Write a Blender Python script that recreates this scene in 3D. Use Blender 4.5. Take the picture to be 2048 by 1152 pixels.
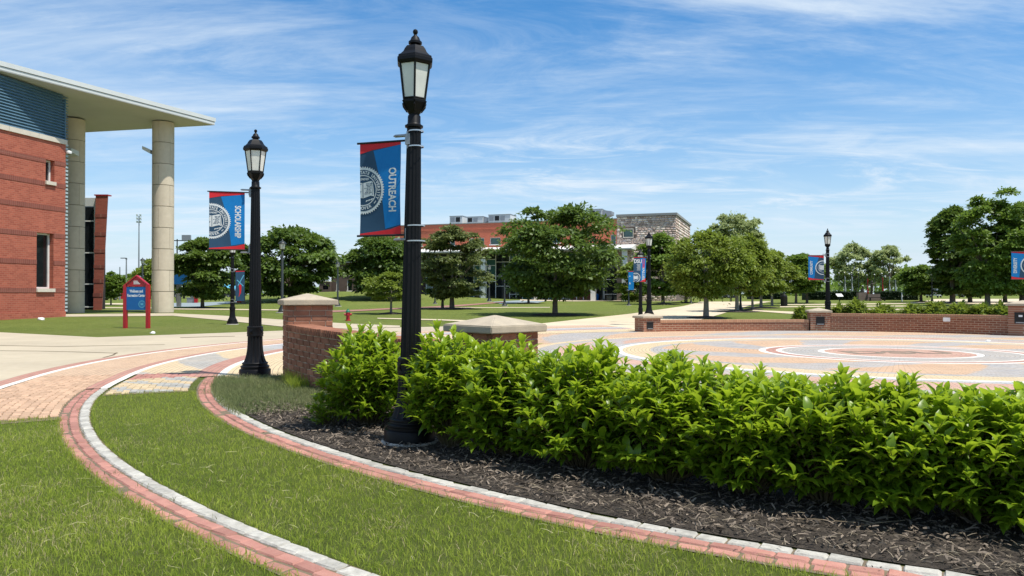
import bpy, bmesh, math, random
import numpy as np
from mathutils import Vector, Matrix

for o in list(bpy.data.objects): bpy.data.objects.remove(o)
SC = bpy.context.scene
COL = SC.collection
R = math.radians
random.seed(7)

# ------------------------------------------------------------------ camera
FPX, CX, HY, HC = 1538.0, 1024.0, 588.0, 1.6
cam = bpy.data.cameras.new('camera'); camo = bpy.data.objects.new('camera', cam); COL.objects.link(camo)
cam.sensor_width = 36; cam.lens = 36*FPX/2048
cam.clip_start = 0.05; cam.clip_end = 4000
camo.location = (0, 0, HC); camo.rotation_euler = (R(90)+math.atan((HY-576)/FPX), 0, 0)
SC.camera = camo

# ------------------------------------------------------------------ sky, sun, exposure
SUN_EL, SUN_AZ = 66.0, -32.0      # azimuth from +X towards +Y
w = bpy.data.worlds.new('World'); SC.world = w; w.use_nodes = True
nt = w.node_tree; nt.nodes.clear()
def wn(t, **k):
    n = nt.nodes.new(t)
    for a, b in k.items(): setattr(n, a, b)
    return n
wout = wn('ShaderNodeOutputWorld'); bg = wn('ShaderNodeBackground'); bg.inputs[1].default_value = 0.125
sky = wn('ShaderNodeTexSky', sky_type='NISHITA', sun_disc=False)
sky.sun_elevation = R(SUN_EL); sky.sun_rotation = R(90-SUN_AZ)
sky.air_density = 1.0; sky.dust_density = 0.4; sky.ozone_density = 1.6
tc = wn('ShaderNodeTexCoord'); sx = wn('ShaderNodeSeparateXYZ'); nt.links.new(tc.outputs['Generated'], sx.inputs[0])
def wmath(op, a, b=None, c=None, clamp=False):
    n = wn('ShaderNodeMath', operation=op, use_clamp=clamp)
    for i, q in enumerate((a, b, c)):
        if q is None: continue
        if isinstance(q, (int, float)): n.inputs[i].default_value = q
        else: nt.links.new(q, n.inputs[i])
    return n.outputs[0]
zz = wmath('ADD', wmath('MAXIMUM', sx.outputs[2], 0.0), 0.10)
cmb = wn('ShaderNodeCombineXYZ')
nt.links.new(wmath('DIVIDE', sx.outputs[0], zz), cmb.inputs[0]); nt.links.new(wmath('DIVIDE', sx.outputs[1], zz), cmb.inputs[1])
def cloud(rot, sc, nscale, lo, hi, detail=6, rough=0.6, dist=0.6, off=0.0):
    mp = wn('ShaderNodeMapping'); mp.inputs['Rotation'].default_value = (0, 0, R(rot)); mp.inputs['Scale'].default_value = sc
    mp.inputs['Location'].default_value = (off, off*0.7, 0)
    nt.links.new(cmb.outputs[0], mp.inputs[0])
    no = wn('ShaderNodeTexNoise'); no.inputs['Scale'].default_value = nscale; no.inputs['Detail'].default_value = detail
    no.inputs['Roughness'].default_value = rough; no.inputs['Distortion'].default_value = dist
    nt.links.new(mp.outputs[0], no.inputs['Vector'])
    mr = wn('ShaderNodeMapRange', interpolation_type='SMOOTHSTEP')
    mr.inputs['From Min'].default_value = lo; mr.inputs['From Max'].default_value = hi
    nt.links.new(no.outputs['Fac'], mr.inputs['Value'])
    return mr.outputs[0]
c1 = cloud(-62, (0.20, 0.55, 1), 1.5, 0.40, 0.72, detail=9, rough=0.64, dist=1.1, off=2.2)
c2 = cloud(-50, (0.50, 1.1, 1), 2.6, 0.42, 0.74, detail=9, rough=0.68, dist=1.4, off=7.7)
c3 = cloud(-60, (0.25, 0.4, 1), 0.8, 0.40, 0.72, detail=4, off=4.3)
cf = wmath('ADD', wmath('MULTIPLY', c1, 0.85), wmath('MULTIPLY', wmath('MULTIPLY', c2, 0.9), wmath('ADD', c3, 0.2)), clamp=True)
hz = wmath('MULTIPLY', wmath('POWER', wmath('SUBTRACT', 1.0, wmath('MAXIMUM', sx.outputs[2], 0.0), clamp=True), 5.5), 0.92)   # pale haze of the low sky
hs = wn('ShaderNodeHueSaturation'); hs.inputs['Saturation'].default_value = 1.5; hs.inputs['Value'].default_value = 1.0
nt.links.new(sky.outputs[0], hs.inputs['Color'])
mixh = wn('ShaderNodeMix', data_type='RGBA'); nt.links.new(hz, mixh.inputs[0]); nt.links.new(hs.outputs[0], mixh.inputs[6])
mixh.inputs[7].default_value = (3.9, 4.75, 5.9, 1)
mixc = wn('ShaderNodeMix', data_type='RGBA'); nt.links.new(wmath('MULTIPLY', cf, 0.95), mixc.inputs[0]); nt.links.new(mixh.outputs[2], mixc.inputs[6])
mixc.inputs[7].default_value = (4.9, 5.6, 6.3, 1)
nt.links.new(mixc.outputs[2], bg.inputs[0]); nt.links.new(bg.outputs[0], wout.inputs[0])
sun = bpy.data.lights.new('sun', 'SUN'); suno = bpy.data.objects.new('sun', sun); COL.objects.link(suno)
sun.energy = 4.4; sun.angle = R(0.53); sun.color = (1.0, 0.95, 0.87)
sd = Vector((math.cos(R(SUN_EL))*math.cos(R(SUN_AZ)), math.cos(R(SUN_EL))*math.sin(R(SUN_AZ)), math.sin(R(SUN_EL))))
suno.rotation_euler = sd.to_track_quat('Z', 'Y').to_euler(); suno.location = (30, 0, 60)
SC.view_settings.view_transform = 'Standard'; SC.view_settings.look = 'None'
SC.view_settings.exposure = 0.35; SC.view_settings.gamma = 1.0; SC.view_settings.use_curve_mapping = False
SC.render.engine = 'CYCLES'
SC.cycles.max_bounces = 8; SC.cycles.transparent_max_bounces = 8

# ------------------------------------------------------------------ materials
MT = {}
def srgb(r, g, b):
    f = lambda c: ((c/255+0.055)/1.055)**2.4 if c/255 > 0.04045 else c/255/12.92
    return (f(r), f(g), f(b))
class NT:
    def __init__(s, name):
        s.m = bpy.data.materials.new(name); s.m.use_nodes = True; s.t = s.m.node_tree; s.t.nodes.clear()
        s.out = s.n('ShaderNodeOutputMaterial'); s.b = s.n('ShaderNodeBsdfPrincipled'); s.l(s.b.outputs[0], s.out.inputs[0])
        MT[name] = s.m
    def n(s, t, **k):
        n = s.t.nodes.new(t)
        for a, b in k.items(): setattr(n, a, b)
        return n
    def l(s, a, b): s.t.links.new(a, b)
    def put(s, sock, v):
        if hasattr(v, 'is_output'): s.l(v, sock)
        elif isinstance(v, (tuple, list)) and len(v) == 3 and sock.type == 'RGBA': sock.default_value = (*v, 1)
        else: sock.default_value = v
    def mix(s, f, a, b, bt='MIX'):
        n = s.n('ShaderNodeMix', data_type='RGBA', blend_type=bt); s.put(n.inputs[0], f); s.put(n.inputs[6], a); s.put(n.inputs[7], b); return n.outputs[2]
    def math(s, op, a, b=0.0, clamp=False):
        n = s.n('ShaderNodeMath', operation=op, use_clamp=clamp); s.put(n.inputs[0], a); s.put(n.inputs[1], b); return n.outputs[0]
    def pos(s): return s.n('ShaderNodeNewGeometry').outputs['Position']
    def map(s, v, scale=(1, 1, 1), rot=(0, 0, 0)):
        n = s.n('ShaderNodeMapping'); s.l(v, n.inputs[0]); n.inputs['Scale'].default_value = scale; n.inputs['Rotation'].default_value = rot; return n.outputs[0]
    def noise(s, scale, detail=4, rough=0.6, vec=None, lo=0.3, hi=0.7):
        n = s.n('ShaderNodeTexNoise'); n.inputs['Scale'].default_value = scale; n.inputs['Detail'].default_value = detail; n.inputs['Roughness'].default_value = rough
        s.l(vec if vec is not None else s.pos(), n.inputs['Vector'])
        r = s.n('ShaderNodeMapRange'); r.inputs['From Min'].default_value = lo; r.inputs['From Max'].default_value = hi; s.l(n.outputs[0], r.inputs[0]); return r.outputs[0]
    def rand(s): return s.n('ShaderNodeObjectInfo').outputs['Random']
    def attr(s, name): return s.n('ShaderNodeAttribute', attribute_name=name).outputs['Fac']
    def bump(s, h, strength=0.3, dist=0.01):
        n = s.n('ShaderNodeBump'); n.inputs['Strength'].default_value = strength; n.inputs['Distance'].default_value = dist; s.l(h, n.inputs['Height']); s.l(n.outputs[0], s.b.inputs['Normal'])
    def fin(s, col, rough=0.8, spec=0.3, metal=0.0):
        s.put(s.b.inputs['Base Color'], col); s.put(s.b.inputs['Roughness'], rough); s.b.inputs['Specular IOR Level'].default_value = spec; s.b.inputs['Metallic'].default_value = metal
        return s.m
def mk(name, c1, c2=None, scale=4.0, rough=0.8, spec=0.3, metal=0.0, objr=0.0, bump=0.0, bscale=60.0, bdist=0.004, fine=0.0):
    s = NT(name); col = c1
    if c2 is not None: col = s.mix(s.noise(scale), c1, c2)
    if fine: col = s.mix(s.math('MULTIPLY', s.noise(bscale*1.7, 3), fine), col, tuple(x*0.45 for x in c1))
    if objr:
        v = s.math('ADD', s.math('MULTIPLY', s.rand(), objr*2), 1-objr)
        h = s.n('ShaderNodeHueSaturation'); s.put(h.inputs['Color'], col); s.l(v, h.inputs['Value']); col = h.outputs[0]
    if bump: s.bump(s.noise(bscale, 5), bump, bdist)
    return s.fin(col, rough, spec, metal)
def brick_nodes(s, vec, c1, c2, cm, bw, rh, ms=0.012, off=0.5):
    n = s.n('ShaderNodeTexBrick'); n.offset = off; s.l(vec, n.inputs['Vector'])
    for i, v in (('Scale', 1.0), ('Brick Width', bw), ('Row Height', rh), ('Mortar Size', ms), ('Mortar Smooth', 0.2), ('Bias', 0.0)): n.inputs[i].default_value = v
    n.inputs['Color1'].default_value = (*c1, 1); n.inputs['Color2'].default_value = (*c2, 1); n.inputs['Mortar'].default_value = (*cm, 1)
    return n
def brickwall(name, c1, c2, cm, bw, rh, ms, along=None, off=0.5, dirt=0.25):
    """bricks on a wall: u from UV or from the world position along a direction, v = height"""
    s = NT(name)
    if along is None: vec = s.n('ShaderNodeTexCoord').outputs['UV']
    else:
        p = s.pos(); d = s.n('ShaderNodeVectorMath', operation='DOT_PRODUCT'); s.l(p, d.inputs[0]); d.inputs[1].default_value = (*along, 0)
        sp = s.n('ShaderNodeSeparateXYZ'); s.l(p, sp.inputs[0]); c = s.n('ShaderNodeCombineXYZ'); s.l(d.outputs['Value'], c.inputs[0]); s.l(sp.outputs[2], c.inputs[1]); vec = c.outputs[0]
    b = brick_nodes(s, vec, c1, c2, cm, bw, rh, ms, off)
    col = s.mix(s.math('MULTIPLY', s.noise(0.7, 5), dirt), b.outputs['Color'], tuple(x*0.55 for x in c1))
    col = s.mix(s.math('MULTIPLY', s.noise(9, 4), 0.25), col, tuple(min(1, x*1.5) for x in c2))
    s.bump(s.math('SUBTRACT', 1.0, b.outputs['Fac']), 0.5, 0.008)
    return s.fin(col, 0.85, 0.25)
def paver(name, c1, c2, cm=(0.16, 0.13, 0.10), bw=0.22, rh=0.115, patch=None, pk=(5, 1.1, 0.0), wear=0.3):
    """concentric paving: UV in metres (u along the arc, v radius)"""
    s = NT(name); uv = s.n('ShaderNodeTexCoord').outputs['UV']
    b = brick_nodes(s, uv, c1, c2, cm, bw, rh, 0.007)
    col = b.outputs['Color']
    if patch is not None:
        p = s.n('ShaderNodeVectorMath', operation='SUBTRACT'); s.l(s.pos(), p.inputs[0]); p.inputs[1].default_value = (CXP, CYP, 0)
        sp = s.n('ShaderNodeSeparateXYZ'); s.l(p.outputs[0], sp.inputs[0]); a = s.math('ARCTAN2', sp.outputs[1], sp.outputs[0])
        ln = s.n('ShaderNodeVectorMath', operation='LENGTH'); s.l(p.outputs[0], ln.inputs[0])
        wv = s.math('SINE', s.math('ADD', s.math('MULTIPLY', a, pk[0]), s.math('MULTIPLY', ln.outputs['Value'], pk[1])))
        wv = s.math('ADD', wv, s.math('MULTIPLY', s.noise(0.9, 2, lo=0.2, hi=0.8), 0.8))
        f = s.n('ShaderNodeMapRange'); f.inputs['From Min'].default_value = 0.55+pk[2]; f.inputs['From Max'].default_value = 0.75+pk[2]; s.l(wv, f.inputs[0])
        g = brick_nodes(s, uv, patch, tuple(x*0.8 for x in patch), cm, bw, rh, 0.007)
        col = s.mix(s.math('MULTIPLY', f.outputs[0], 0.85), col, g.outputs['Color'])
    col = s.mix(s.math('MULTIPLY', s.noise(1.3, 6), wear), col, (0.64, 0.50, 0.35)); col = s.mix(s.math('MULTIPLY', s.noise(0.5, 8, 0.7, None, 0.5, 0.8), 0.3), col, (0.30, 0.24, 0.18))
    s.bump(s.math('SUBTRACT', 1.0, b.outputs['Fac']), 0.35, 0.004)
    return s.fin(col, 0.9, 0.2)
def leafmat(name, c1, c2, c3, trans=0.35, rough=0.5, spec=0.35, patch=0.0):
    s = NT(name); r = s.attr('rnd')
    col = s.mix(r, c1, c2)
    col = s.mix(s.math('MULTIPLY', s.noise(0.9, 3), 0.5), col, c3)
    if patch: col = s.mix(s.math('MULTIPLY', s.noise(patch, 4, lo=0.5, hi=0.72), 0.75), col, c3)
    s.fin(col, rough, spec)
    t = s.n('ShaderNodeBsdfTranslucent'); s.l(s.mix(0.5, col, tuple(x*1.8 for x in c2)), t.inputs[0])
    mx = s.n('ShaderNodeMixShader'); mx.inputs[0].default_value = trans; s.l(s.b.outputs[0], mx.inputs[1]); s.l(t.outputs[0], mx.inputs[2]); s.l(mx.outputs[0], s.out.inputs[0])
    return s.m

CXP, CYP = 11.7, 21.6            # centre of the round plaza
mk('black_metal', (0.005, 0.005, 0.006), (0.008, 0.008, 0.009), 30, rough=0.45, spec=0.20)
mk('dark_green_metal', (0.02, 0.026, 0.024), rough=0.45, spec=0.4)
mk('grey_metal', (0.28, 0.29, 0.3), (0.36, 0.37, 0.38), 20, rough=0.45, metal=0.6)
mk('steel', (0.62, 0.62, 0.6), rough=0.3, metal=0.9)
mk('frosted', (0.78, 0.77, 0.68), (0.68, 0.67, 0.6), 6, rough=0.35, spec=0.4)
mk('concrete_foot', (0.5, 0.47, 0.41), (0.4, 0.37, 0.32), 12, bump=0.3, bscale=90)
mk('cap_stone', (0.56, 0.475, 0.345), (0.43, 0.365, 0.27), 6, rough=0.9, bump=0.5, bscale=110, bdist=0.003, fine=0.55)
mk('wall_brick', (0.27, 0.110, 0.064), (0.38, 0.175, 0.105), 7, rough=0.88, objr=0.30, bump=0.5, bscale=80, fine=0.35)
mk('mortar', (0.56, 0.45, 0.34), (0.45, 0.36, 0.27), 6, rough=0.95, bump=0.4, bscale=120)
mk('red_paver', (0.40, 0.180, 0.140), (0.48, 0.245, 0.19), 8, rough=0.9, objr=0.2, bump=0.5, bscale=90, fine=0.3)
mk('white_paver', (0.55, 0.525, 0.46), (0.34, 0.325, 0.28), 16, rough=0.9, objr=0.16, bump=0.5, bscale=70, fine=0.35)
mk('tan_paver', (0.55, 0.37, 0.24), (0.48, 0.31, 0.2), 6, rough=0.9, objr=0.14, bump=0.4, bscale=80, fine=0.2)
mk('yellow_paver', (0.56, 0.44, 0.27), (0.50, 0.385, 0.235), 6, rough=0.9, objr=0.12, bump=0.4, bscale=80, fine=0.2)
mk('grey_paver', (0.33, 0.325, 0.295), (0.40, 0.385, 0.34), 6, rough=0.9, objr=0.15, bump=0.4, bscale=80, fine=0.2)
mk('sand', (0.22, 0.17, 0.11), (0.13, 0.105, 0.07), 14, rough=1.0, bump=0.5, bscale=120)
s = NT('concrete'); cc = s.mix(s.noise(0.35, 6), (0.50, 0.425, 0.30), (0.39, 0.33, 0.235)); cc = s.mix(s.math('MULTIPLY', s.noise(6, 6), 0.35), cc, (0.54, 0.475, 0.36))
cc = s.mix(s.math('MULTIPLY', s.noise(1.1, 8, 0.75, s.map(s.pos(), (0.5, 1.6, 1)), 0.56, 0.72), 0.35), cc, (0.30, 0.26, 0.2))
s.bump(s.noise(70, 4), 0.25, 0.003); s.fin(cc, 0.9, 0.2)
s = NT('walkway'); cc = s.mix(s.noise(0.25, 6), (0.64, 0.54, 0.38), (0.53, 0.44, 0.31)); s.fin(cc, 0.9, 0.2)
mk('blue_court', (0.22, 0.27, 0.28), (0.28, 0.33, 0.34), 1.0, rough=0.9)
mk('red_path', (0.34, 0.17, 0.13), (0.28, 0.15, 0.12), 2.0, rough=0.9)
mk('brick_path_edge', (0.55, 0.47, 0.35), rough=0.9)
# lawns: short turf with mown lighter and drier patches
s = NT('turf'); p = s.pos()
cg = s.mix(s.noise(0.22, 5), (0.145, 0.190, 0.036), (0.215, 0.255, 0.058)); cg = s.mix(s.noise(2.6, 6, 0.7), cg, (0.118, 0.155, 0.032))
cg = s.mix(s.math('MULTIPLY', s.noise(0.09, 4, lo=0.5, hi=0.75), 0.35), cg, (0.24, 0.21, 0.085))
cg = s.mix(s.math('MULTIPLY', s.noise(7, 6, 0.75, s.map(p, (1, 0.35, 1)), 0.45, 0.75), 0.55), cg, (0.25, 0.275, 0.085))
s.bump(s.noise(38, 6, 0.8), 0.9, 0.04); s.fin(cg, 0.95, 0.1)
mk('soil', (0.075, 0.062, 0.032), (0.05, 0.062, 0.022), 9, rough=1.0, bump=0.6, bscale=60)
mk('mulch', (0.042, 0.033, 0.026), (0.095, 0.078, 0.060), 14, rough=1.0, bump=1.0, bscale=45, bdist=0.02)
leafmat('blade', (0.205, 0.290, 0.024), (0.460, 0.510, 0.085), (0.165, 0.235, 0.022), 0.45, 0.6, 0.25)
leafmat('dry_blade', (0.46, 0.38, 0.20), (0.55, 0.48, 0.28), (0.35, 0.28, 0.15), 0.3, 0.8, 0.1)
leafmat('weed_blade', (0.115, 0.165, 0.045), (0.24, 0.27, 0.12), (0.22, 0.20, 0.11), 0.3, 0.7, 0.2)
s = NT('chip'); r_ = s.attr('rnd'); s.fin(s.mix(r_, (0.026, 0.020, 0.016), (0.26, 0.210, 0.160)), 0.95, 0.2)
s = NT('clip'); r_ = s.attr('rnd'); s.fin(s.mix(r_, (0.26, 0.28, 0.09), (0.48, 0.44, 0.24)), 0.9, 0.2)
s = NT('straw'); r_ = s.attr('rnd'); s.fin(s.mix(r_, (0.20, 0.155, 0.10), (0.40, 0.34, 0.24)), 0.9, 0.2)
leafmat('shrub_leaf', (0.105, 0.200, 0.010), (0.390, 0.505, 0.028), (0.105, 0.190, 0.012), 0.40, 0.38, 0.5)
mk('shrub_stem', (0.10, 0.075, 0.04), (0.13, 0.11, 0.05), 20, rough=0.8)
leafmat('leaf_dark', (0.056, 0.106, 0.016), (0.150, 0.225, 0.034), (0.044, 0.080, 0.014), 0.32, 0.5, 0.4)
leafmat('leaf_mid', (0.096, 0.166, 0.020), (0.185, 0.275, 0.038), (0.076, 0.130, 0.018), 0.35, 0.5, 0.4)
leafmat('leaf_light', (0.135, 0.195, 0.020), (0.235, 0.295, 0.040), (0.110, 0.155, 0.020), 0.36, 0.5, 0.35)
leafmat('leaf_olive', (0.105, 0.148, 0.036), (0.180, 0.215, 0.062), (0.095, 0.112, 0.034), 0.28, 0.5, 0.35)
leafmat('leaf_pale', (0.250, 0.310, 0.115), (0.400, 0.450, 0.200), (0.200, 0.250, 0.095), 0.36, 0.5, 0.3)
leafmat('hedge_leaf', (0.016, 0.034, 0.012), (0.035, 0.066, 0.020), (0.014, 0.028, 0.012), 0.15, 0.6, 0.3)
mk('bark', (0.12, 0.098, 0.075), (0.17, 0.145, 0.115), 9, rough=0.95, bump=0.7, bscale=30, bdist=0.02)
mk('bark_grey', (0.20, 0.185, 0.155), (0.27, 0.25, 0.21), 9, rough=0.95, bump=0.6, bscale=30, bdist=0.02)
mk('white_paint', (0.74, 0.74, 0.70), (0.66, 0.66, 0.63), 3, rough=0.6)
mk('cast_stone', (0.66, 0.60, 0.50), (0.58, 0.52, 0.43), 2, rough=0.85, bump=0.2)
mk('column_stone', (0.64, 0.55, 0.42), (0.57, 0.485, 0.365), 2.5, rough=0.88, objr=0.07, bump=0.25, bscale=40, fine=0.15)
mk('column_joint', (0.2, 0.17, 0.12), rough=0.95)
mk('fascia', (0.62, 0.64, 0.62), (0.56, 0.58, 0.57), 0.6, rough=0.55, spec=0.4)
mk('soffit', (0.52, 0.515, 0.50), (0.47, 0.465, 0.45), 0.5, rough=0.8)
mk('blue_slat', (0.085, 0.17, 0.24), (0.11, 0.20, 0.27), 1.2, rough=0.5, spec=0.4)
mk('pale_slat', (0.40, 0.48, 0.50), rough=0.5, spec=0.4)
mk('dark_glass', (0.012, 0.015, 0.017), rough=0.06, spec=0.8)
mk('teal_glass', (0.045, 0.115, 0.105), rough=0.12, spec=0.7)
mk('interior', (0.03, 0.028, 0.028), (0.05, 0.045, 0.045), 0.6, rough=0.9)
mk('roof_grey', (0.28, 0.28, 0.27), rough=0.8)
mk('brown_brick', (0.085, 0.058, 0.050), (0.11, 0.075, 0.062), 1.4, rough=0.9, bump=0.3, bscale=14)
mk('red_paint', (0.42, 0.012, 0.022), (0.36, 0.010, 0.018), 5, rough=0.35, spec=0.5)
mk('sign_blue', (0.010, 0.125, 0.36), (0.010, 0.11, 0.33), 4, rough=0.45)
mk('green_paint', (0.02, 0.16, 0.09), rough=0.4)
mk('banner_navy', (0.022, 0.064, 0.118), (0.027, 0.074, 0.132), 5, rough=0.6, spec=0.3)
mk('banner_blue', (0.002, 0.19, 0.50), (0.002, 0.17, 0.46), 4, rough=0.6, spec=0.3)
mk('banner_red', (0.66, 0.022, 0.03), (0.60, 0.02, 0.028), 4, rough=0.6, spec=0.3)
mk('banner_white', (0.68, 0.70, 0.68), rough=0.7)
mk('plain_white', (0.8, 0.8, 0.78), rough=0.6)
mk('black_plastic', (0.015, 0.015, 0.016), rough=0.4)
mk('bronze', (0.05, 0.042, 0.03), (0.08, 0.07, 0.05), 8, rough=0.45, metal=0.5)
mk('stone_brown', (0.16, 0.12, 0.10), (0.2, 0.16, 0.14), 2, rough=0.9)
mk('car_white', (0.7, 0.7, 0.7), rough=0.25, spec=0.6); mk('car_dark', (0.02, 0.022, 0.028), rough=0.25, spec=0.6); mk('car_silver', (0.35, 0.37, 0.4), rough=0.3, metal=0.4)
mk('rubber', (0.012, 0.012, 0.012), rough=0.9)
mk('skin', (0.16, 0.085, 0.055), rough=0.6); mk('cloth_black', (0.012, 0.012, 0.016), rough=0.9); mk('cloth_pink', (0.58, 0.25, 0.24), rough=0.9); mk('cloth_blue', (0.015, 0.22, 0.42), rough=0.8)
mk('light_blue', (0.12, 0.40, 0.55), rough=0.6); mk('flag_red', (0.5, 0.03, 0.03), rough=0.8); mk('flag_white', (0.6, 0.6, 0.6), rough=0.8)

# ------------------------------------------------------------------ helpers
def tag(o, label=None, cat=None, group=None, kind=None):
    for k, v in (('label', label), ('category', cat), ('group', group), ('kind', kind)):
        if v: o[k] = v
    return o
def empty(name, loc=(0, 0, 0), rz=0.0, label=None, cat=None, group=None, parent=None):
    o = bpy.data.objects.new(name, None); COL.objects.link(o); o.location = loc; o.rotation_euler = (0, 0, rz); o.empty_display_size = 0.2
    if parent: o.parent = parent
    return tag(o, label, cat, group)
def link(name, me, parent=None, loc=(0, 0, 0), rot=(0, 0, 0), scale=(1, 1, 1)):
    o = bpy.data.objects.new(name, me); COL.objects.link(o); o.location = loc; o.rotation_euler = rot; o.scale = scale
    if parent: o.parent = parent
    return o
def copy_tree(o, parent=None):
    c = o.copy(); COL.objects.link(c); c.parent = parent
    for ch in list(o.children): copy_tree(ch, c)
    return c
class MB:
    def __init__(s): s.v = []; s.f = []; s.uv = None
    def add(s, vs, fs):
        b = len(s.v); s.v += [tuple(v) for v in vs]; s.f += [tuple(i+b for i in f) for f in fs]; return s
    def box(s, x0, x1, y0, y1, z0, z1):
        return s.add([(x0, y0, z0), (x1, y0, z0), (x1, y1, z0), (x0, y1, z0), (x0, y0, z1), (x1, y0, z1), (x1, y1, z1), (x0, y1, z1)],
                     [(0, 3, 2, 1), (4, 5, 6, 7), (0, 1, 5, 4), (1, 2, 6, 5), (2, 3, 7, 6), (3, 0, 4, 7)])
    def obox(s, F, t0, t1, u0, u1, z0, z1):
        b = len(s.v); s.box(t0, t1, u0, u1, z0, z1)
        s.v[b:] = [tuple(F(*p)) for p in s.v[b:]]; return s
    def prism(s, poly, z0, z1):
        n = len(poly); z0 = z0 if hasattr(z0, '__len__') else [z0]*n; z1 = z1 if hasattr(z1, '__len__') else [z1]*n
        return s.add([(p[0], p[1], z0[i]) for i, p in enumerate(poly)]+[(p[0], p[1], z1[i]) for i, p in enumerate(poly)],
                     [tuple(range(n))[::-1], tuple(range(n, 2*n))]+[(i, (i+1) % n, n+(i+1) % n, n+i) for i in range(n)])
    def lathe(s, prof, n=24, cx=0, cy=0, rot=0.0, flute=0, fd=0.0, fr=None, cap=True):
        """prof: (radius, z) list from bottom to top; fr: z range that is fluted"""
        b = []
        for r, z in prof:
            for i in range(n):
                a = rot+2*math.pi*i/n; q = r
                if flute and (fr is None or fr[0] <= z <= fr[1]): q = r*(1-fd*(0.5-0.5*math.cos(flute*a))**0.7)
                b.append((cx+q*math.cos(a), cy+q*math.sin(a), z))
        fs = [(k*n+i, k*n+(i+1) % n, (k+1)*n+(i+1) % n, (k+1)*n+i) for k in range(len(prof)-1) for i in range(n)]
        if cap: fs += [tuple(range(n))[::-1], tuple(range((len(prof)-1)*n, len(prof)*n))]
        return s.add(b, fs)
    def tube(s, pts, rad, n=8):
        pts = [Vector(p) for p in pts]; rad = rad if hasattr(rad, '__len__') else [rad]*len(pts); b = []
        for k, p in enumerate(pts):
            d = (pts[min(k+1, len(pts)-1)]-pts[max(k-1, 0)]).normalized()
            u = d.cross(Vector((0, 0, 1)) if abs(d.z) < 0.9 else Vector((1, 0, 0))).normalized(); v = d.cross(u)
            for i in range(n):
                a = 2*math.pi*i/n; b.append(p+(u*math.cos(a)+v*math.sin(a))*rad[k])
        fs = [(k*n+i, k*n+(i+1) % n, (k+1)*n+(i+1) % n, (k+1)*n+i) for k in range(len(pts)-1) for i in range(n)]
        return s.add(b, fs+[tuple(range(n))[::-1], tuple(range((len(pts)-1)*n, len(pts)*n))])
    def mesh(s, name, mat, smooth=False, off=(0, 0, 0)):
        me = bpy.data.meshes.new(name)
        vs = s.v if off == (0, 0, 0) else [(x-off[0], y-off[1], z-off[2]) for x, y, z in s.v]
        me.from_pydata(vs, [], s.f); bm = bmesh.new(); bm.from_mesh(me); bmesh.ops.recalc_face_normals(bm, faces=bm.faces)
        if smooth:
            for f in bm.faces: f.smooth = True
            for e in bm.edges:
                if len(e.link_faces) == 2 and e.calc_face_angle(0) > R(38): e.smooth = False
        bm.to_mesh(me); bm.free(); me.materials.append(MT[mat]); return me
    def build(s, name, mat, parent=None, smooth=False, world=False):
        off = tuple(parent.matrix_basis.translation) if (world and parent) else (0, 0, 0)
        if world and parent and parent.parent: off = tuple(Vector(off)+parent.parent.matrix_basis.translation)
        return link(name, s.mesh(name, mat, smooth, off), parent)
def raw_mesh(name, V, F4, mat, rnd=None, smooth=False):
    """numpy: V (n,3), F4 (m,k) -> mesh, with an optional per-face random attribute"""
    me = bpy.data.meshes.new(name); V = np.asarray(V, np.float32); F4 = np.asarray(F4, np.int32); m, k = F4.shape
    me.vertices.add(len(V)); me.vertices.foreach_set('co', V.ravel()); me.loops.add(m*k); me.loops.foreach_set('vertex_index', F4.ravel())
    me.polygons.add(m); me.polygons.foreach_set('loop_start', np.arange(0, m*k, k, dtype=np.int32)); me.polygons.foreach_set('loop_total', np.full(m, k, np.int32))
    if smooth: me.polygons.foreach_set('use_smooth', np.ones(m, bool))
    me.update(calc_edges=True)
    if rnd is not None: a = me.attributes.new('rnd', 'FLOAT', 'FACE'); a.data.foreach_set('value', np.asarray(rnd, np.float32))
    me.materials.append(MT[mat]); return me
def cham(name, sx, sy, sz, c, mat, jit=0.0, seed=0):
    """a chamfered block, 44 triangles, centred, its top edges worn"""
    rr = random.Random(seed); v = []; X, Y, Z = sx/2, sy/2, sz/2
    bm = bmesh.new(); bmesh.ops.create_cube(bm, size=1)
    for q in bm.verts: q.co = (q.co.x*sx, q.co.y*sy, q.co.z*sz)
    bmesh.ops.bevel(bm, geom=list(bm.edges)+list(bm.verts), offset=c, segments=1, affect='EDGES')
    for q in bm.verts: q.co += Vector([rr.uniform(-jit, jit) for _ in range(3)])
    me = bpy.data.meshes.new(name); bm.to_mesh(me); bm.free(); me.materials.append(MT[mat]); return me

# terrain: the plaza falls slightly away from the viewer, then the campus rises; a grass mound lies before the brown building
def zt(x, y):
    x = np.asarray(x, float); y = np.asarray(y, float)
    z = np.where(y < 38, -0.00585*y, -0.2223+0.0125*(np.minimum(y, 130)-38))
    return z+1.25*np.exp(-(((x+24)/17)**2+((y-113)/14)**2))
def Z(x, y): return float(zt(x, y))
def at(px, py, off=0.0):
    """the point of the terrain that the photograph shows at this pixel"""
    kx = (px-CX)/FPX; kz = (py-HY)/FPX; a, b = 2.0, None; Y = 2.0
    while Y < 600:
        if HC-kz*Y < Z(kx*Y, Y): b = Y; break
        a = Y; Y *= 1.04
    if b is None: b = Y; return Vector((kx*b, b, Z(kx*b, b)+off))
    for _ in range(30):
        m = (a+b)/2
        if HC-kz*m < Z(kx*m, m): b = m
        else: a = m
    return Vector((kx*b, b, Z(kx*b, b)+off))
def PX(px, Y): return (px-CX)/FPX*Y
def PZ(py, Y): return HC-(py-HY)/FPX*Y
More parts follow.
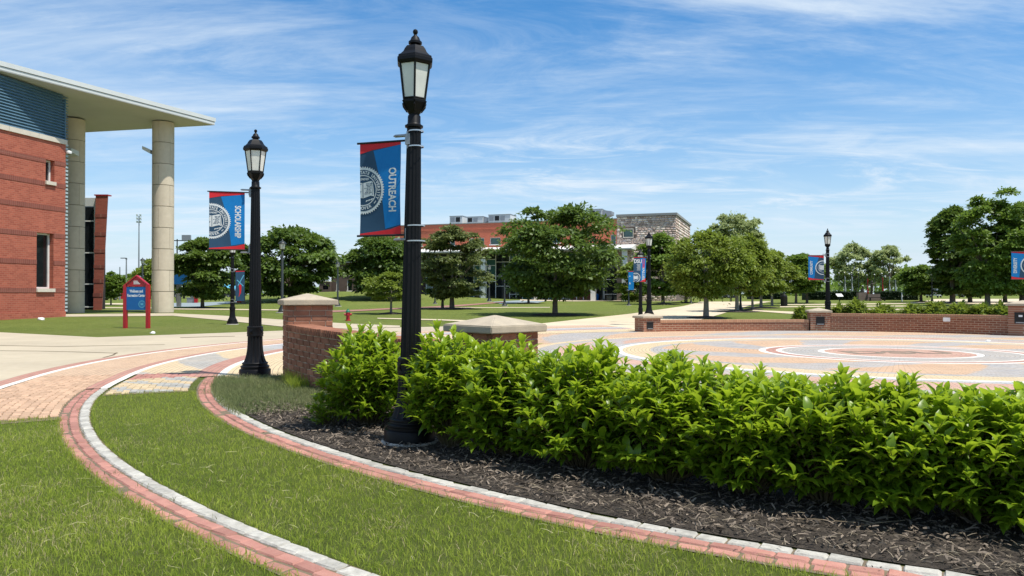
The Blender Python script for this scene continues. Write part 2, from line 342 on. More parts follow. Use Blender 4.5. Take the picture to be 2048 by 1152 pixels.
def sheet(name, poly, off, mat, kind='structure', step=5.0, parent=None):
    """a paved area laid on the terrain"""
    bm = bmesh.new(); f = bm.faces.new([bm.verts.new((p[0], p[1], 0)) for p in poly])
    if f.calc_area() and f.normal.z < 0: f.normal_flip()
    ys = [p[1] for p in poly]; xs = [p[0] for p in poly]
    cuts = [38.0]; y = math.ceil(min(ys)/step)*step
    while y < max(ys): cuts.append(y); y += step*(1 if y < 130 else 6)
    for c in cuts: bmesh.ops.bisect_plane(bm, geom=bm.verts[:]+bm.edges[:]+bm.faces[:], plane_co=(0, c, 0), plane_no=(0, 1, 0))
    x = math.ceil(min(xs)/8)*8
    while x < max(xs): bmesh.ops.bisect_plane(bm, geom=bm.verts[:]+bm.edges[:]+bm.faces[:], plane_co=(x, 0, 0), plane_no=(1, 0, 0)); x += 8
    bmesh.ops.triangulate(bm, faces=bm.faces)
    for v in bm.verts: v.co.z = Z(v.co.x, v.co.y)+off
    bmesh.ops.recalc_face_normals(bm, faces=bm.faces)
    me = bpy.data.meshes.new(name); bm.to_mesh(me); bm.free(); me.materials.append(MT[mat])
    if me.polygons and me.polygons[0].normal.z < 0: me.flip_normals()
    o = link(name, me, parent)
    if kind: o['kind'] = kind
    return o
def spx(name, pts, off, mat, **k): return sheet(name, [at(*p)[:2] for p in pts], off, mat, **k)
def strip(name, top, bot, off, mat): return spx(name, list(top)+list(bot)[::-1], off, mat)
# ================================================================== SETTING: terrain, paving
xs = np.unique(np.concatenate([np.linspace(-40, 40, 41), np.linspace(-120, 120, 61), np.linspace(-1500, 1500, 31)]))
ys = np.unique(np.concatenate([np.linspace(-40, 140, 91), np.array([38.0, 130.0]), np.linspace(150, 300, 8), np.linspace(400, 3000, 10)]))
gx, gy = np.meshgrid(xs, ys); V = np.stack([gx.ravel(), gy.ravel(), zt(gx.ravel(), gy.ravel())], 1)
nx, ny = len(xs), len(ys); ii = (np.arange(ny-1)[:, None]*nx+np.arange(nx-1)[None, :]).ravel()
g = link('ground', raw_mesh('ground', V, np.stack([ii, ii+1, ii+nx+1, ii+nx], 1), 'turf', smooth=True)); g['kind'] = 'structure'

def pol(r, th): return (CXP+r*math.cos(R(th)), CYP+r*math.sin(R(th)))
def drift(th): return 0.93*min(1, max(0, (th-198)/38))
def annulus(name, r0, r1, t0, t1, off, mat, dr=False, kind='structure', parent=None, dth=1.5, cen=(0, 0)):
    n = max(2, int(abs(t1-t0)/dth)); vs, uv, fs = [], [], []; k = max(1, int((r1-r0)/2.5)+1); rm = (r0+r1)/2
    for i in range(n+1):
        th = t0+(t1-t0)*i/n; d = drift(th) if dr else 0
        for j in range(k+1):
            r = r0+(r1-r0)*j/k; x, y = pol(r+d, th); x += cen[0]; y += cen[1]; vs.append((x, y, Z(x, y)+off)); uv.append((R(th)*max(rm, 0.8), r))
    for i in range(n):
        for j in range(k): a = i*(k+1)+j; fs.append((a, a+1, a+k+2, a+k+1))
    me = bpy.data.meshes.new(name); me.from_pydata(vs, [], fs)
    if me.polygons[0].normal.z < 0: me.flip_normals()
    ul = me.uv_layers.new(name='UV')
    for lp in me.loops: ul.data[lp.index].uv = uv[lp.vertex_index]
    me.materials.append(MT[mat]); o = link(name, me, parent)
    if kind: o['kind'] = kind
    return o
paver('pv_peach', (0.56, 0.365, 0.225), (0.49, 0.315, 0.20), patch=(0.35, 0.38, 0.40), pk=(9, 0.9, 0.0))
paver('pv_peach_plain', (0.55, 0.375, 0.24), (0.48, 0.32, 0.21))
paver('pv_cream', (0.62, 0.49, 0.29), (0.55, 0.43, 0.26))
paver('pv_yellow', (0.60, 0.47, 0.28), (0.53, 0.41, 0.25), patch=(0.34, 0.36, 0.36), pk=(22, 2.2, -0.3))
paver('pv_grey', (0.38, 0.37, 0.35), (0.32, 0.32, 0.31))
paver('pv_blue', (0.38, 0.41, 0.43), (0.33, 0.36, 0.38))
paver('pv_red', (0.44, 0.215, 0.17), (0.38, 0.18, 0.14), wear=0.15)
paver('pv_disc', (0.48, 0.27, 0.21), (0.43, 0.24, 0.185), wear=0.35)
paver('pv_pink', (0.54, 0.33, 0.25), (0.48, 0.29, 0.22), patch=(0.40, 0.40, 0.40), pk=(7, 1.5, 0.4))
paver('pv_white', (0.78, 0.75, 0.68), (0.72, 0.69, 0.62), cm=(0.45, 0.42, 0.36), wear=0.1)

spx('concrete_pavement', [(-700, 672), (0, 665), (195, 675), (396, 668), (575, 661), (700, 657.5), (860, 654), (1085, 647), (1100, 664), (900, 672), (560, 690), (330, 715), (150, 745), (-60, 790), (-700, 810)], 0.012, 'concrete')
spx('campus_walkway', [(1085, 647), (1263, 627.5), (1366, 612.5), (1385, 608), (1400, 603.5), (1545, 603), (1512, 608), (1478, 617), (1440, 629), (1400, 640), (1330, 655), (1285, 672), (1100, 664)], 0.014, 'walkway')
strip('sidewalk', [(120, 629), (345, 627), (440, 631.5), (575, 640.6), (700, 648), (800, 652)], [(120, 634), (345, 632), (440, 640.6), (575, 655), (700, 658), (800, 655)], 0.024, 'concrete')
strip('lawn_path', [(335, 617.5), (480, 618.6), (640, 620.5)], [(335, 619), (480, 620.4), (640, 622.2)], 0.03, 'walkway')
strip('lawn_path', [(205, 607), (240, 607), (300, 608)], [(205, 609), (240, 609.5), (300, 611)], 0.03, 'walkway')
strip('lawn_path', [(205, 615), (330, 616)], [(205, 616.4), (330, 617.4)], 0.03, 'walkway')
strip('lawn_path', [(755, 636.5), (880, 639.3), (960, 642.2)], [(755, 638), (880, 641.5), (960, 645)], 0.03, 'walkway')
strip('lawn_path', [(850, 615.2), (1000, 615.0), (1100, 614.6)], [(850, 616.4), (1000, 616.2), (1100, 615.6)], 0.03, 'walkway')
spx('blue_court', [(335, 606.5), (400, 605.5), (470, 603), (478, 605), (440, 609.5), (400, 613.5), (335, 614.5)], 0.03, 'blue_court')
strip('red_brick_path', [(640, 622.4), (723, 619.6), (775, 617), (850, 614.2), (919, 610), (984, 605.2), (1010, 604)], [(640, 626), (723, 622.6), (775, 619.6), (850, 617), (919, 613), (984, 607.4), (1010, 606)], 0.034, 'red_path')
spx('grey_court', [(985, 604), (1050, 600.5), (1100, 601), (1075, 606), (1000, 608)], 0.03, 'blue_court')
strip('building_forecourt', [(1040, 599.5), (1240, 598.4), (1290, 599)], [(1040, 601.5), (1150, 603), (1290, 601.6)], 0.036, 'walkway')
strip('cross_path', [(1505, 620.5), (1600, 624.5), (1640, 626)], [(1505, 622.5), (1600, 629.5), (1640, 631.5)], 0.03, 'walkway')
strip('cross_path', [(1560, 609.2), (1690, 607.8), (1800, 606.8), (1850, 604.2)], [(1560, 610.8), (1690, 609.6), (1800, 608.4), (1850, 606)], 0.03, 'walkway')
strip('cross_path', [(1560, 613.2), (1700, 612.0), (1820, 611.8)], [(1560, 615), (1700, 613.6), (1820, 613.4)], 0.03, 'walkway')
strip('cross_path', [(1650, 617), (1830, 618.6), (1990, 618)], [(1650, 619), (1830, 620.6), (1990, 620)], 0.03, 'walkway')
spx('east_walkway', [(1840, 604.5), (1870, 598.5), (2060, 598), (2300, 603), (2300, 612), (2010, 609), (1900, 608)], 0.036, 'walkway')

for pts in ([(0, 702.0), (75, 702.6), (150, 704.2), (236, 706.8), (236, 707.6), (150, 705.0), (75, 703.3), (0, 702.8)], [(-200, 688), (120, 693.4), (330, 689.5), (330, 690), (120, 694.1), (-200, 688.8)], [(205, 716), (224, 711), (232, 706), (236, 706), (229, 711.4), (209, 716.3)], [(360, 675.5), (420, 673.6), (470, 672.6), (470, 673.4), (420, 674.6), (362, 676.6)]):
    spx('pavement_crack', pts, 0.016, 'sand')
# the round plaza: rings of paving about one centre
RG = [(0.0, 2.0, 'pv_disc'), (2.0, 2.17, 'pv_white'), (2.17, 3.2, 'pv_grey'), (3.2, 3.36, 'pv_white'), (3.36, 3.66, 'pv_red'), (3.66, 3.86, 'pv_white'),
      (3.86, 6.8, 'pv_peach'), (6.8, 7.1, 'pv_grey'), (7.1, 7.95, 'pv_cream'), (7.95, 8.17, 'pv_white'), (8.17, 8.5, 'pv_blue'), (8.5, 10.0, 'pv_pink'),
      (10.0, 10.55, 'pv_grey'), (10.55, 10.9, 'pv_cream'), (9.0, 16.35, 'pv_peach')]
for a, b, m in RG: annulus('plaza_paving', a, b, 0, 360, 0.022 if b < 11 else 0.016, m, cen=(-0.45, 0.85) if b < 11 else (0, 0))
for a, b, m in [(16.35, 18.5, 'pv_cream'), (18.5, 18.66, 'pv_white'), (18.66, 19.12, 'pv_red')]: annulus('plaza_paving', a, b, 107, 198.6 if m != 'pv_cream' else 201, 0.022, m, True)
for a, b, m, t0, t1 in [(19.12, 20.33, 'pv_yellow', 172, 196), (19.12, 20.33, 'pv_blue', 107, 172), (20.33, 20.47, 'pv_white', 107, 203), (20.47, 20.70, 'pv_red', 107, 203),
                        (20.70, 22.1, 'pv_peach_plain', 107, 196), (22.1, 22.24, 'pv_white', 107, 214), (22.24, 22.55, 'pv_red', 107, 214)]:
    annulus('plaza_paving', a, b, t0, t1, 0.022, m, True)

# edging and near pavers, block by block
def ring_blocks(parent, name, meshes, r, t0, t1, pitch, rng, dz=0.0, gap_prob=0.0, rad=False):
    th = t0; n = 0
    while th < t1:
        rr = r+drift(th); x, y = pol(rr, th)
        if rng.random() >= gap_prob:
            o = link(name, rng.choice(meshes), parent, (x+rng.uniform(-.004, .004), y+rng.uniform(-.004, .004), Z(x, y)+dz-0.026+rng.uniform(-.004, .004)),
                     (rng.uniform(-.025, .025), rng.uniform(-.025, .025), R(th+90)+rng.uniform(-.025, .025))); n += 1
        th += math.degrees(pitch/rr)
    return n
rg = random.Random(3)
def blocks(nm, sx, sy, mat, k=4, c=0.009): return [cham(nm, sx, sy, 0.07, c, mat, 0.0035, i) for i in range(k)]
whl, rdl = blocks('edging_stone', 0.197, 0.122, 'white_paver', 5, 0.013), blocks('edging_brick', 0.197, 0.104, 'red_paver', 5, 0.012)
e1 = annulus('outer_edging_bed', 20.33, 20.70, 203, 245, 0.006, 'sand', True)
ring_blocks(e1, 'edging_stone', whl, 20.40, 203.1, 240, 0.206, rg, 0.012)
for k, r in enumerate((20.523, 20.634)): ring_blocks(e1, 'edging_brick', rdl, r, 203.1+0.27*k, 240, 0.206, rg, 0.008-0.006*k)
e2 = annulus('inner_edging_bed', 18.49, 18.87, 198.6, 250, 0.006, 'sand', True)
ring_blocks(e2, 'edging_stone', whl, 18.56, 198.7, 203.2, 0.206, rg, 0.012)
ring_blocks(e2, 'edging_stone', whl, 18.56, 203.3, 207, 0.206, rg, 0.004, 0.45)
ring_blocks(e2, 'edging_stone', whl, 18.56, 207, 247, 0.206, rg, 0.012)
for k, r in enumerate((18.68, 18.79)): ring_blocks(e2, 'edging_brick', rdl, r, 198.8+0.3*k, 247, 0.206, rg, 0.008-0.004*k, 0.03)
tan = blocks('paver', 0.220, 0.108, 'tan_paver', 3, 0.008); yel = blocks('paver', 0.222, 0.109, 'yellow_paver', 3, 0.006); gry = blocks('paver', 0.222, 0.109, 'grey_paver', 3, 0.006); red = blocks('paver', 0.222, 0.109, 'red_paver', 3, 0.006)
p1 = annulus('tan_paver_bed', 20.70, 22.1, 196, 213, 0.006, 'sand', True)
for k in range(12): ring_blocks(p1, 'paver', tan, 20.765+0.115*k, 196.3-0.3*(k % 2), 212.3, 0.2275, rg, 0.012)
p2 = annulus('patterned_paver_bed', 19.0, 20.3, 196, 206, 0.006, 'sand', True)
for k in range(11):
    th = 196.3-0.3*(k % 2)
    while th < 205.6:
        st = math.sin((th-196)*1.9+k*0.62)
        fam = red if th < 198.0+0.1*k else (gry if st+rg.uniform(-.5, .5) > (0.45 if k > 4 else -0.2) else yel)
        ring_blocks(p2, 'paver', fam, 19.06+0.115*k, th, th+0.01, 0.2275, rg, 0.012); th += math.degrees(0.2275/20)

# initials in the middle of the plaza
def text_geo(s, size=1.0, align='CENTER'):
    cu = bpy.data.curves.new('t', 'FONT'); cu.body = s; cu.size = size; cu.align_x = align; cu.align_y = 'CENTER'; cu.resolution_u = 3; cu.offset = 0.03*size
    ob = bpy.data.objects.new('t', cu); COL.objects.link(ob)
    ev = ob.evaluated_get(bpy.context.evaluated_depsgraph_get()); me = ev.to_mesh()
    v = [tuple(q.co) for q in me.vertices]; f = [tuple(p.vertices) for p in me.polygons]
    ev.to_mesh_clear(); bpy.data.objects.remove(ob); bpy.data.curves.remove(cu)
    return v, f
tv, tf = text_geo('DSU', 1.9); mb = MB(); mb.add([(CXP-0.45+x*0.85, CYP+0.85+y*0.8, Z(CXP, CYP+0.85+y*0.8)+0.027) for x, y, z in tv], tf)
t = mb.build('plaza_lettering', 'pv_cream'); t['kind'] = 'structure'

# ================================================================== brick walls and pillars round the plaza
coping_m = [cham('coping_brick', 0.054, 0.43, 0.125, 0.006, 'wall_brick', 0.002, i) for i in range(3)]
brick_m = [cham('brick', 0.288, 0.385, 0.088, 0.005, 'wall_brick', 0.002, i) for i in range(4)]
def WR(th): f = (th-203)/19.7; return 17.31-1.0*f
def WZ(th): f = (th-203)/19.7; return 1.04-0.15*f
wl = empty('curved_brick_wall', (*pol(WR(213), 213), Z(*pol(WR(213), 213))), label='low curved brick wall with a brick-on-edge coping between two stone-capped pillars', cat='wall')
off = wl.matrix_basis.translation
core = MB(); n = 36
for i in range(n):
    a, b = 204.1+17.6*i/n, 204.1+17.6*(i+1)/n; q = []
    for th in (a, b):
        for r in (-0.18, 0.18): x, y = pol(WR(th)+r, th); q += [(x, y, -0.35), (x, y, WZ(th)-0.03)]
    core.add(q, [(0, 1, 5, 4), (2, 6, 7, 3), (1, 3, 7, 5)])
core.build('mortar_core', 'mortar', wl, world=True)
rg = random.Random(5)
for c in range(11):
    th = 204.48 if c % 2 else 204.72; half = c % 2
    while th < 221.6:
        r = WR(th); x, y = pol(r, th); z = WZ(th)-0.125-0.012-0.05-0.1*c
        link('brick', rg.choice(brick_m), wl, (x-off.x+rg.uniform(-.003, .003), y-off.y+rg.uniform(-.003, .003), z-off.z), (0, R(-0.5), R(th+98.8)), (0.48 if half else 1, 1, 1))
        th += math.degrees((0.227 if half else 0.302)/r); half = 0
th = 204.0
while th < 221.8:
    r = WR(th); x, y = pol(r, th)
    link('coping_brick', rg.choice(coping_m), wl, (x-off.x, y-off.y, WZ(th)-0.062-off.z+rg.uniform(-.003, .003)), (0, rg.uniform(-.02, .02), R(th+98.8)+rg.uniform(-.015, .015))); th += math.degrees(0.0705/r)

def pillar(px, Y, th, size, ztop, label, bricks, light=None, mark=False, group=None, cap_h=0.10, ov=0.09):
    x, y = PX(px, Y), Y; zb = Z(x, y)-0.05
    p = empty('brick_pillar', (x, y, zb), R(th), label, 'pillar', group); h = ztop-zb; S = size/2
    if bricks:
        MB().box(-S+.012, S-.012, -S+.012, S-.012, 0, h).build('mortar_core', 'mortar', p)
        bm_ = [cham('brick', 0.288, 0.10, 0.088, 0.005, 'wall_brick', 0.002, 20+i) for i in range(3)]; nc = int(h/0.1)+1
        for c in range(nc):
            z = h-0.05-0.1*c
            for sd_ in range(4):
                a = sd_*math.pi/2; L = size-0.10; t0 = -S+(0.10 if c % 2 else 0.0); cuts = [0, .302, .604, L] if c % 2 else [0, L-.604, L-.302, L]
                for q in range(3):
                    l = cuts[q+1]-cuts[q]-0.012
                    if l < 0.03: continue
                    tt = t0+(cuts[q]+cuts[q+1])/2; u = -S+0.05
                    link('brick', rg.choice(bm_), p, (tt*math.cos(a)-u*math.sin(a), tt*math.sin(a)+u*math.cos(a), z), (0, 0, a), (l/0.288, 1, 1))
    else:
        b = MB().box(-S, S, -S, S, 0, h).build('shaft', 'pillar_brick', p)
    c = S+ov; mb = MB()
    mb.prism([(-c, -c), (c, -c), (c, c), (-c, c)], h+0.003, h+cap_h)
    bm = bmesh.new(); vs = [bm.verts.new(v) for v in [(-c, -c, h+.003), (c, -c, h+.003), (c, c, h+.003), (-c, c, h+.003), (-c, -c, h+cap_h), (c, -c, h+cap_h), (c, c, h+cap_h), (-c, c, h+cap_h), (0, 0, h+cap_h+0.13*size/0.84)]]
    for f in [(3, 2, 1, 0), (0, 1, 5, 4), (1, 2, 6, 5), (2, 3, 7, 6), (3, 0, 4, 7), (4, 5, 8), (5, 6, 8), (6, 7, 8), (7, 4, 8)]: bm.faces.new([vs[i] for i in f])
    bmesh.ops.bevel(bm, geom=bm.edges[:], offset=0.012, segments=2, affect='EDGES')
    me = bpy.data.meshes.new('cap_stone'); bm.to_mesh(me); bm.free(); me.materials.append(MT['cap_stone']); link('cap_stone', me, p)
    if light:
        lx, lz, ls = light
        k = MB().box(-S-0.02, -S+0.004, lx-ls, lx+ls, lz-ls, lz+ls)
        k = k.build('step_light', 'black_plastic', p)
        MB().box(-S-0.045, -S-0.021, lx-ls, lx+ls, lz+ls*0.75, lz+ls).build('hood', 'black_plastic', k)
        MB().box(-S-0.035, -S-0.021, lx-ls*0.8, lx+ls*0.8, lz-ls*0.9, lz-ls*0.7).build('lens', 'grey_metal', k)
        if mark: MB().box(-S-0.030, -S-0.021, lx-0.05, lx+0.09, lz+0.05, lz+0.13).build('sticker', 'plain_white', k)
    return p
brickwall('pillar_brick', (0.36, 0.17, 0.105), (0.26, 0.11, 0.066), (0.46, 0.36, 0.26), 0.3, 0.1, 0.012, along=(0.8, 0.6))
brickwall('far_brick', (0.31, 0.125, 0.072), (0.20, 0.072, 0.043), (0.46, 0.35, 0.24), 0.3, 0.1, 0.013)
brickwall('far_coping', (0.52, 0.30, 0.18), (0.42, 0.22, 0.13), (0.22, 0.15, 0.10), 0.10, 0.4, 0.010, off=0.0)
pillar(615, 15.0, 202.8, 0.84, 1.385, 'square brick pillar with pale pyramid cap at the far end of the curved wall', True, group='pillars round the plaza')
pillar(990, 10.55, 222.7, 0.84, 1.085, 'square brick pillar with broad pyramid cap rising behind the hedge', True, group='pillars round the plaza')
pillar(1295, 37.0, 109, 0.90, 0.44, 'short brick pillar with black step light at the open end of the far wall', False, (0.12, 0.36, 0.17), group='pillars round the plaza')
pillar(1637, 38.2, 78.2, 0.92, 0.68, 'brick pillar with black step light below the community banner', False, (0.0, 0.55, 0.2), group='pillars round the plaza')
pillar(2046, 33.0, 48.2, 0.95, 1.09, 'tall brick pillar with black step light at the right edge', False, (0.0, 0.82, 0.24), True, group='pillars round the plaza')
def far_wall(pts, h, label, thick=0.36):
    """pts: (theta, radius) samples; smooth curve; UV in metres"""
    ths = np.linspace(pts[0][0], pts[-1][0], 25); rs = np.interp(ths[::-1], [p[0] for p in pts][::-1], [p[1] for p in pts][::-1])[::-1]
    base = pol(rs[12], ths[12]); root = empty('low_brick_wall', (*base, Z(*base)), 0, label, 'wall', 'low walls on the far side of the plaza')
    for nm, mat, z0, z1, e in (('wall_body', 'far_brick', -0.12, h-0.13, 0.0), ('coping', 'far_coping', h-0.13, h, 0.025)):
        vs, uv, fs = [], [], []; u = 0; pv = None
        for i, (th, r) in enumerate(zip(ths, rs)):
            c = pol(r, th)
            if pv: u += math.dist(c, pv)
            pv = c; zb = Z(*c)
            for rr, zz_, vv in ((r-thick/2-e, z0, z0), (r-thick/2-e, z1, z1), (r+thick/2+e, z1, z1+thick), (r+thick/2+e, z0, z1+thick+z1-z0)):
                x, y = pol(rr, th); vs.append((x-base[0], y-base[1], zb+zz_-Z(*base))); uv.append((u, vv if nm == 'wall_body' else vv*0.5))
        for i in range(len(ths)-1):
            for j in range(4): a = i*4+j; b = i*4+(j+1) % 4; fs.append((a, b, b+4, a+4))
        fs += [(0, 1, 2, 3), tuple(len(vs)-4+k for k in (3, 2, 1, 0))]
        me = bpy.data.meshes.new(nm); me.from_pydata(vs, [], fs); bm = bmesh.new(); bm.from_mesh(me); bmesh.ops.recalc_face_normals(bm, faces=bm.faces); bm.to_mesh(me); bm.free()
        ul = me.uv_layers.new(name='UV')
        for lp in me.loops: ul.data[lp.index].uv = uv[lp.vertex_index]
        me.materials.append(MT[mat]); link(nm, me, root)
    return root
far_wall([(107.4, 16.2), (95, 16.35), (79.8, 16.75)], 0.56, 'low brick wall running between the two pillars left of the community lamp')
far_wall([(76.6, 16.75), (62, 16.2), (49.9, 15.2)], 0.87, 'taller stretch of brick wall with clipped shrubs showing above it')
far_wall([(46.5, 15.05), (33, 15.4), (18, 16.0)], 0.87, 'brick wall continuing past the right edge beyond the tall pillar')
o = MB().box(-0.14, 0.14, -0.06, 0.06, -0.09, 0.09).build('junction_box', 'plain_white'); o.location = (PX(1893, 35.1), 35.1, PZ(639, 35.1)); o.rotation_euler = (0, 0, R(-27)); tag(o, 'small white box fixed under the coping of the far brick wall', 'box')

# ================================================================== LAMP POSTS
def make_lamp():
    """ornamental post, 4.85 m: concrete footing, bell base, fluted pole, six-sided lantern"""
    r = empty('lamp_post')
    MB().lathe([(0.33, -0.08), (0.33, 0.025), (0.315, 0.035)], 32).build('footing', 'concrete_foot', r, True)
    base = MB().lathe([(0.295, 0.03), (0.295, 0.15), (0.287, 0.165), (0.262, 0.175), (0.262, 0.20), (0.27, 0.21), (0.27, 0.225), (0.235, 0.245), (0.232, 0.262), (0.242, 0.27), (0.242, 0.285), (0.225, 0.30)], 40).build('base', 'black_metal', r, True)
    MB().lathe([(0.215, 0.295), (0.192, 0.35), (0.168, 0.43), (0.150, 0.54), (0.142, 0.66), (0.139, 0.80)], 96, flute=16, fd=0.09).build('bell', 'black_metal', base, True)
    MB().lathe([(0.139, 0.795), (0.149, 0.80), (0.153, 0.815), (0.149, 0.83), (0.149, 0.95), (0.153, 0.965), (0.149, 0.985), (0.126, 1.0)], 32).build('band', 'black_metal', base, True)
    for i in range(4):
        a = i*math.pi/2+0.5; c, s_ = math.cos(a), math.sin(a); k = MB(); v = []
        for zz_, hw_, d_ in ((0.84, 0.05, 0.150), (0.865, 0.035, 0.158), (0.89, 0.012, 0.166), (0.915, 0.035, 0.158), (0.94, 0.05, 0.150)):
            for q in (-1, 1): v.append((d_*c-q*hw_*s_, d_*s_+q*hw_*c, zz_))
        k.add(v, [(2*j, 2*j+1, 2*j+3, 2*j+2) for j in range(4)]).build('ornament', 'black_metal', base, True)
    pr = [(0.122-0.039*i/10, 0.995+2.67*i/10) for i in range(11)]
    MB().lathe(pr, 112, flute=14, fd=0.13).build('pole', 'black_metal', r, True)
    MB().lathe([(0.084, 3.66), (0.104, 3.668), (0.106, 3.69), (0.086, 3.70), (0.076, 3.715), (0.074, 3.80), (0.06, 3.82)], 32).build('collar', 'black_metal', r, True)
    ln = MB().lathe([(0.062, 3.80), (0.07, 3.825), (0.105, 3.87), (0.14, 3.93), (0.15, 3.95), (0.153, 3.975), (0.142, 3.985), (0.138, 3.99)], 6).build('lantern', 'black_metal', r)
    k = MB()
    for i in range(6):
        a = i*math.pi/3; k.tube([(0.137*math.cos(a), 0.137*math.sin(a), 3.98), (0.194*math.cos(a), 0.194*math.sin(a), 4.40)], 0.012, 6)
        b = a+math.pi/3; k.tube([(0.14*math.cos(a), 0.14*math.sin(a), 3.995), (0.14*math.cos(b), 0.14*math.sin(b), 3.995)], 0.011, 6)
        k.tube([(0.152*math.cos(a), 0.152*math.sin(a), 3.965), (0.142*math.cos(a), 0.142*math.sin(a), 3.92), (0.098*math.cos(a), 0.098*math.sin(a), 3.855)], [0.012, 0.012, 0.006], 6)
    k.build('frame', 'black_metal', ln)
    pm = MB(); A = [(0.134, 3.99), (0.190, 4.40)]; ca, sa = math.cos(math.pi/6), math.sin(math.pi/6)
    pm.add([(A[0][0]*ca, -A[0][0]*sa, A[0][1]), (A[0][0]*ca, A[0][0]*sa, A[0][1]), (A[1][0]*ca, A[1][0]*sa, A[1][1]), (A[1][0]*ca, -A[1][0]*sa, A[1][1]),
            (A[0][0]*ca-.006, -A[0][0]*sa, A[0][1]), (A[0][0]*ca-.006, A[0][0]*sa, A[0][1]), (A[1][0]*ca-.006, A[1][0]*sa, A[1][1]), (A[1][0]*ca-.006, -A[1][0]*sa, A[1][1])],
           [(0, 1, 2, 3), (7, 6, 5, 4), (0, 4, 5, 1), (2, 6, 7, 3)]); pme = pm.mesh('pane', 'frosted')
    for i in range(6): link('pane', pme, ln, rot=(0, 0, i*math.pi/3+math.pi/6))
    rf = MB().lathe([(0.198, 4.385), (0.222, 4.40), (0.232, 4.42), (0.232, 4.455), (0.222, 4.46), (0.218, 4.485), (0.19, 4.50), (0.155, 4.535), (0.135, 4.575), (0.108, 4.61), (0.06, 4.625)], 6).build('roof', 'black_metal', r)
    MB().lathe([(0.055, 4.62), (0.05, 4.635), (0.078, 4.645), (0.078, 4.67), (0.06, 4.685), (0.046, 4.72), (0.02, 4.745), (0.016, 4.755), (0.024, 4.765), (0.031, 4.785), (0.024, 4.808), (0.008, 4.818)], 24).build('finial', 'black_metal', rf, True)
    return r
def lamp_at(src, x, y, rz, sc, label, first=False, zoff=0.0):
    o = src if first else copy_tree(src)
    o.location = (x, y, Z(x, y)+zoff); o.rotation_euler = (0, 0, rz); o.scale = (sc, sc, sc); tag(o, label, 'street lamp', 'black ornamental lamp posts'); return o
L0 = make_lamp()
yl1 = 8.55; L1 = (PX(819.5, yl1), yl1); yl2 = 15.6; L2 = (PX(510.5, yl2), yl2)
a1 = math.atan2(-L1[1], -L1[0]); a2 = math.atan2(-L2[1], -L2[0])
l1 = lamp_at(L0, *L1, a1, 0.955, 'tallest black lamp post standing in the mulch bed among the hedge shrubs', True); l1.rotation_euler = (0, R(0.7), a1); l1.rotation_mode = 'XYZ'
Rx = Matrix.Rotation(R(0.75), 4, 'Y') @ Matrix.Rotation(a1, 4, 'Z'); l1.rotation_euler = Rx.to_euler()
lamp_at(L0, *L2, a2+R(30), 1.045, 'black lamp post carrying the scholarship banner beside the curved brick wall')
q = at(465, 649); lamp_at(L0, q.x, q.y, 0.3, 1.03, 'black lamp post on the lawn edge behind the scholarship banner, left of the curved wall')
lamp_at(L0, PX(1298, 43), 43, R(30)+0.2, 1.0, 'black lamp post standing just behind the short pillar at the wall opening').location.z = PZ(462, 43)-4.818
lamp_at(L0, PX(1281, 46), 46, 0.1, 0.93, 'black lamp post half hidden behind the core values banner').location.z = PZ(497, 46)-4.818*0.93
lamp_at(L0, PX(1655.5, 40.5), 40.5, R(30)-0.35, 1.0, 'black lamp post behind the right-hand wall pillar with the community banner').location.z = PZ(457, 40.5)-4.818
lamp_at(L0, PX(2072, 37.5), 37.5, 0.4, 1.0, 'black lamp post just beyond the right edge holding the diversity banner')

def make_small_lamp():
    r = empty('path_lamp')
    MB().lathe([(0.42, -0.05), (0.42, 0.05), (0.40, 0.06)], 20).build('footing', 'concrete_foot', r, True)
    MB().lathe([(0.30, 0.05), (0.30, 0.16), (0.24, 0.22), (0.22, 0.30), (0.15, 0.42), (0.12, 0.60), (0.12, 0.75), (0.10, 0.78), (0.075, 4.1), (0.06, 4.12), (0.09, 4.16), (0.15, 4.22)], 20).build('pole', 'dark_green_metal', r, True)
    MB().lathe([(0.13, 4.21), (0.17, 4.25), (0.205, 4.56), (0.205, 4.58)], 12).build('globe', 'frosted', r, True)
    k = MB()
    for i in range(6): a = i*math.pi/3; k.tube([(0.15*math.cos(a), 0.15*math.sin(a), 4.2), (0.22*math.cos(a), 0.22*math.sin(a), 4.58)], 0.014, 5)
    k.build('cage', 'dark_green_metal', r)
    MB().lathe([(0.21, 4.575), (0.28, 4.57), (0.26, 4.64), (0.18, 4.72), (0.10, 4.76), (0.05, 4.80), (0.03, 4.87), (0.01, 4.9)], 16).build('roof', 'dark_green_metal', r, True)
    return r
S0 = make_small_lamp(); fst = True
for px, py, ht, lab in [(564.5, 626, 148, 'slim dark lamp post before the broad tree left of the brick pillar'), (675.5, 613, 91, 'slim lamp post on the grass slope below the brown building'),
                        (1009, 612.5, 83, 'slim lamp post on the lawn left of the broad dark tree'), (978.5, 603, 74, 'slim lamp post in front of the glass wall by the white column'),
                        (870, 608, 60, 'slim lamp post mostly hidden behind the olive tree'), (1257.5, 611, 64, 'slim lamp post with a blue banner near the stone building corner'),
                        (285, 603, 88, 'slim lamp post behind the red and blue sign'), (1568, 610, 74, 'slim lamp post beside the dark litter bin under the avenue trees'),
                        (1864, 605, 62, 'slim lamp post near the white parked car'), (1481, 622, 100, 'slim lamp post beside the second avenue tree'),
                        (1412-30, 607, 55, 'slim lamp post far down the walkway under the trees'), (1205.5, 602, 60, 'slim lamp post before the doors of the glass wall')]:
    q = at(px, py); sc = ht*q.y/FPX/4.9
    o = S0 if fst else copy_tree(S0); fst = False
    o.location = q; o.scale = (min(sc, 1.15), min(sc, 1.15), sc); tag(o, lab, 'street lamp', 'slim campus lamp posts')
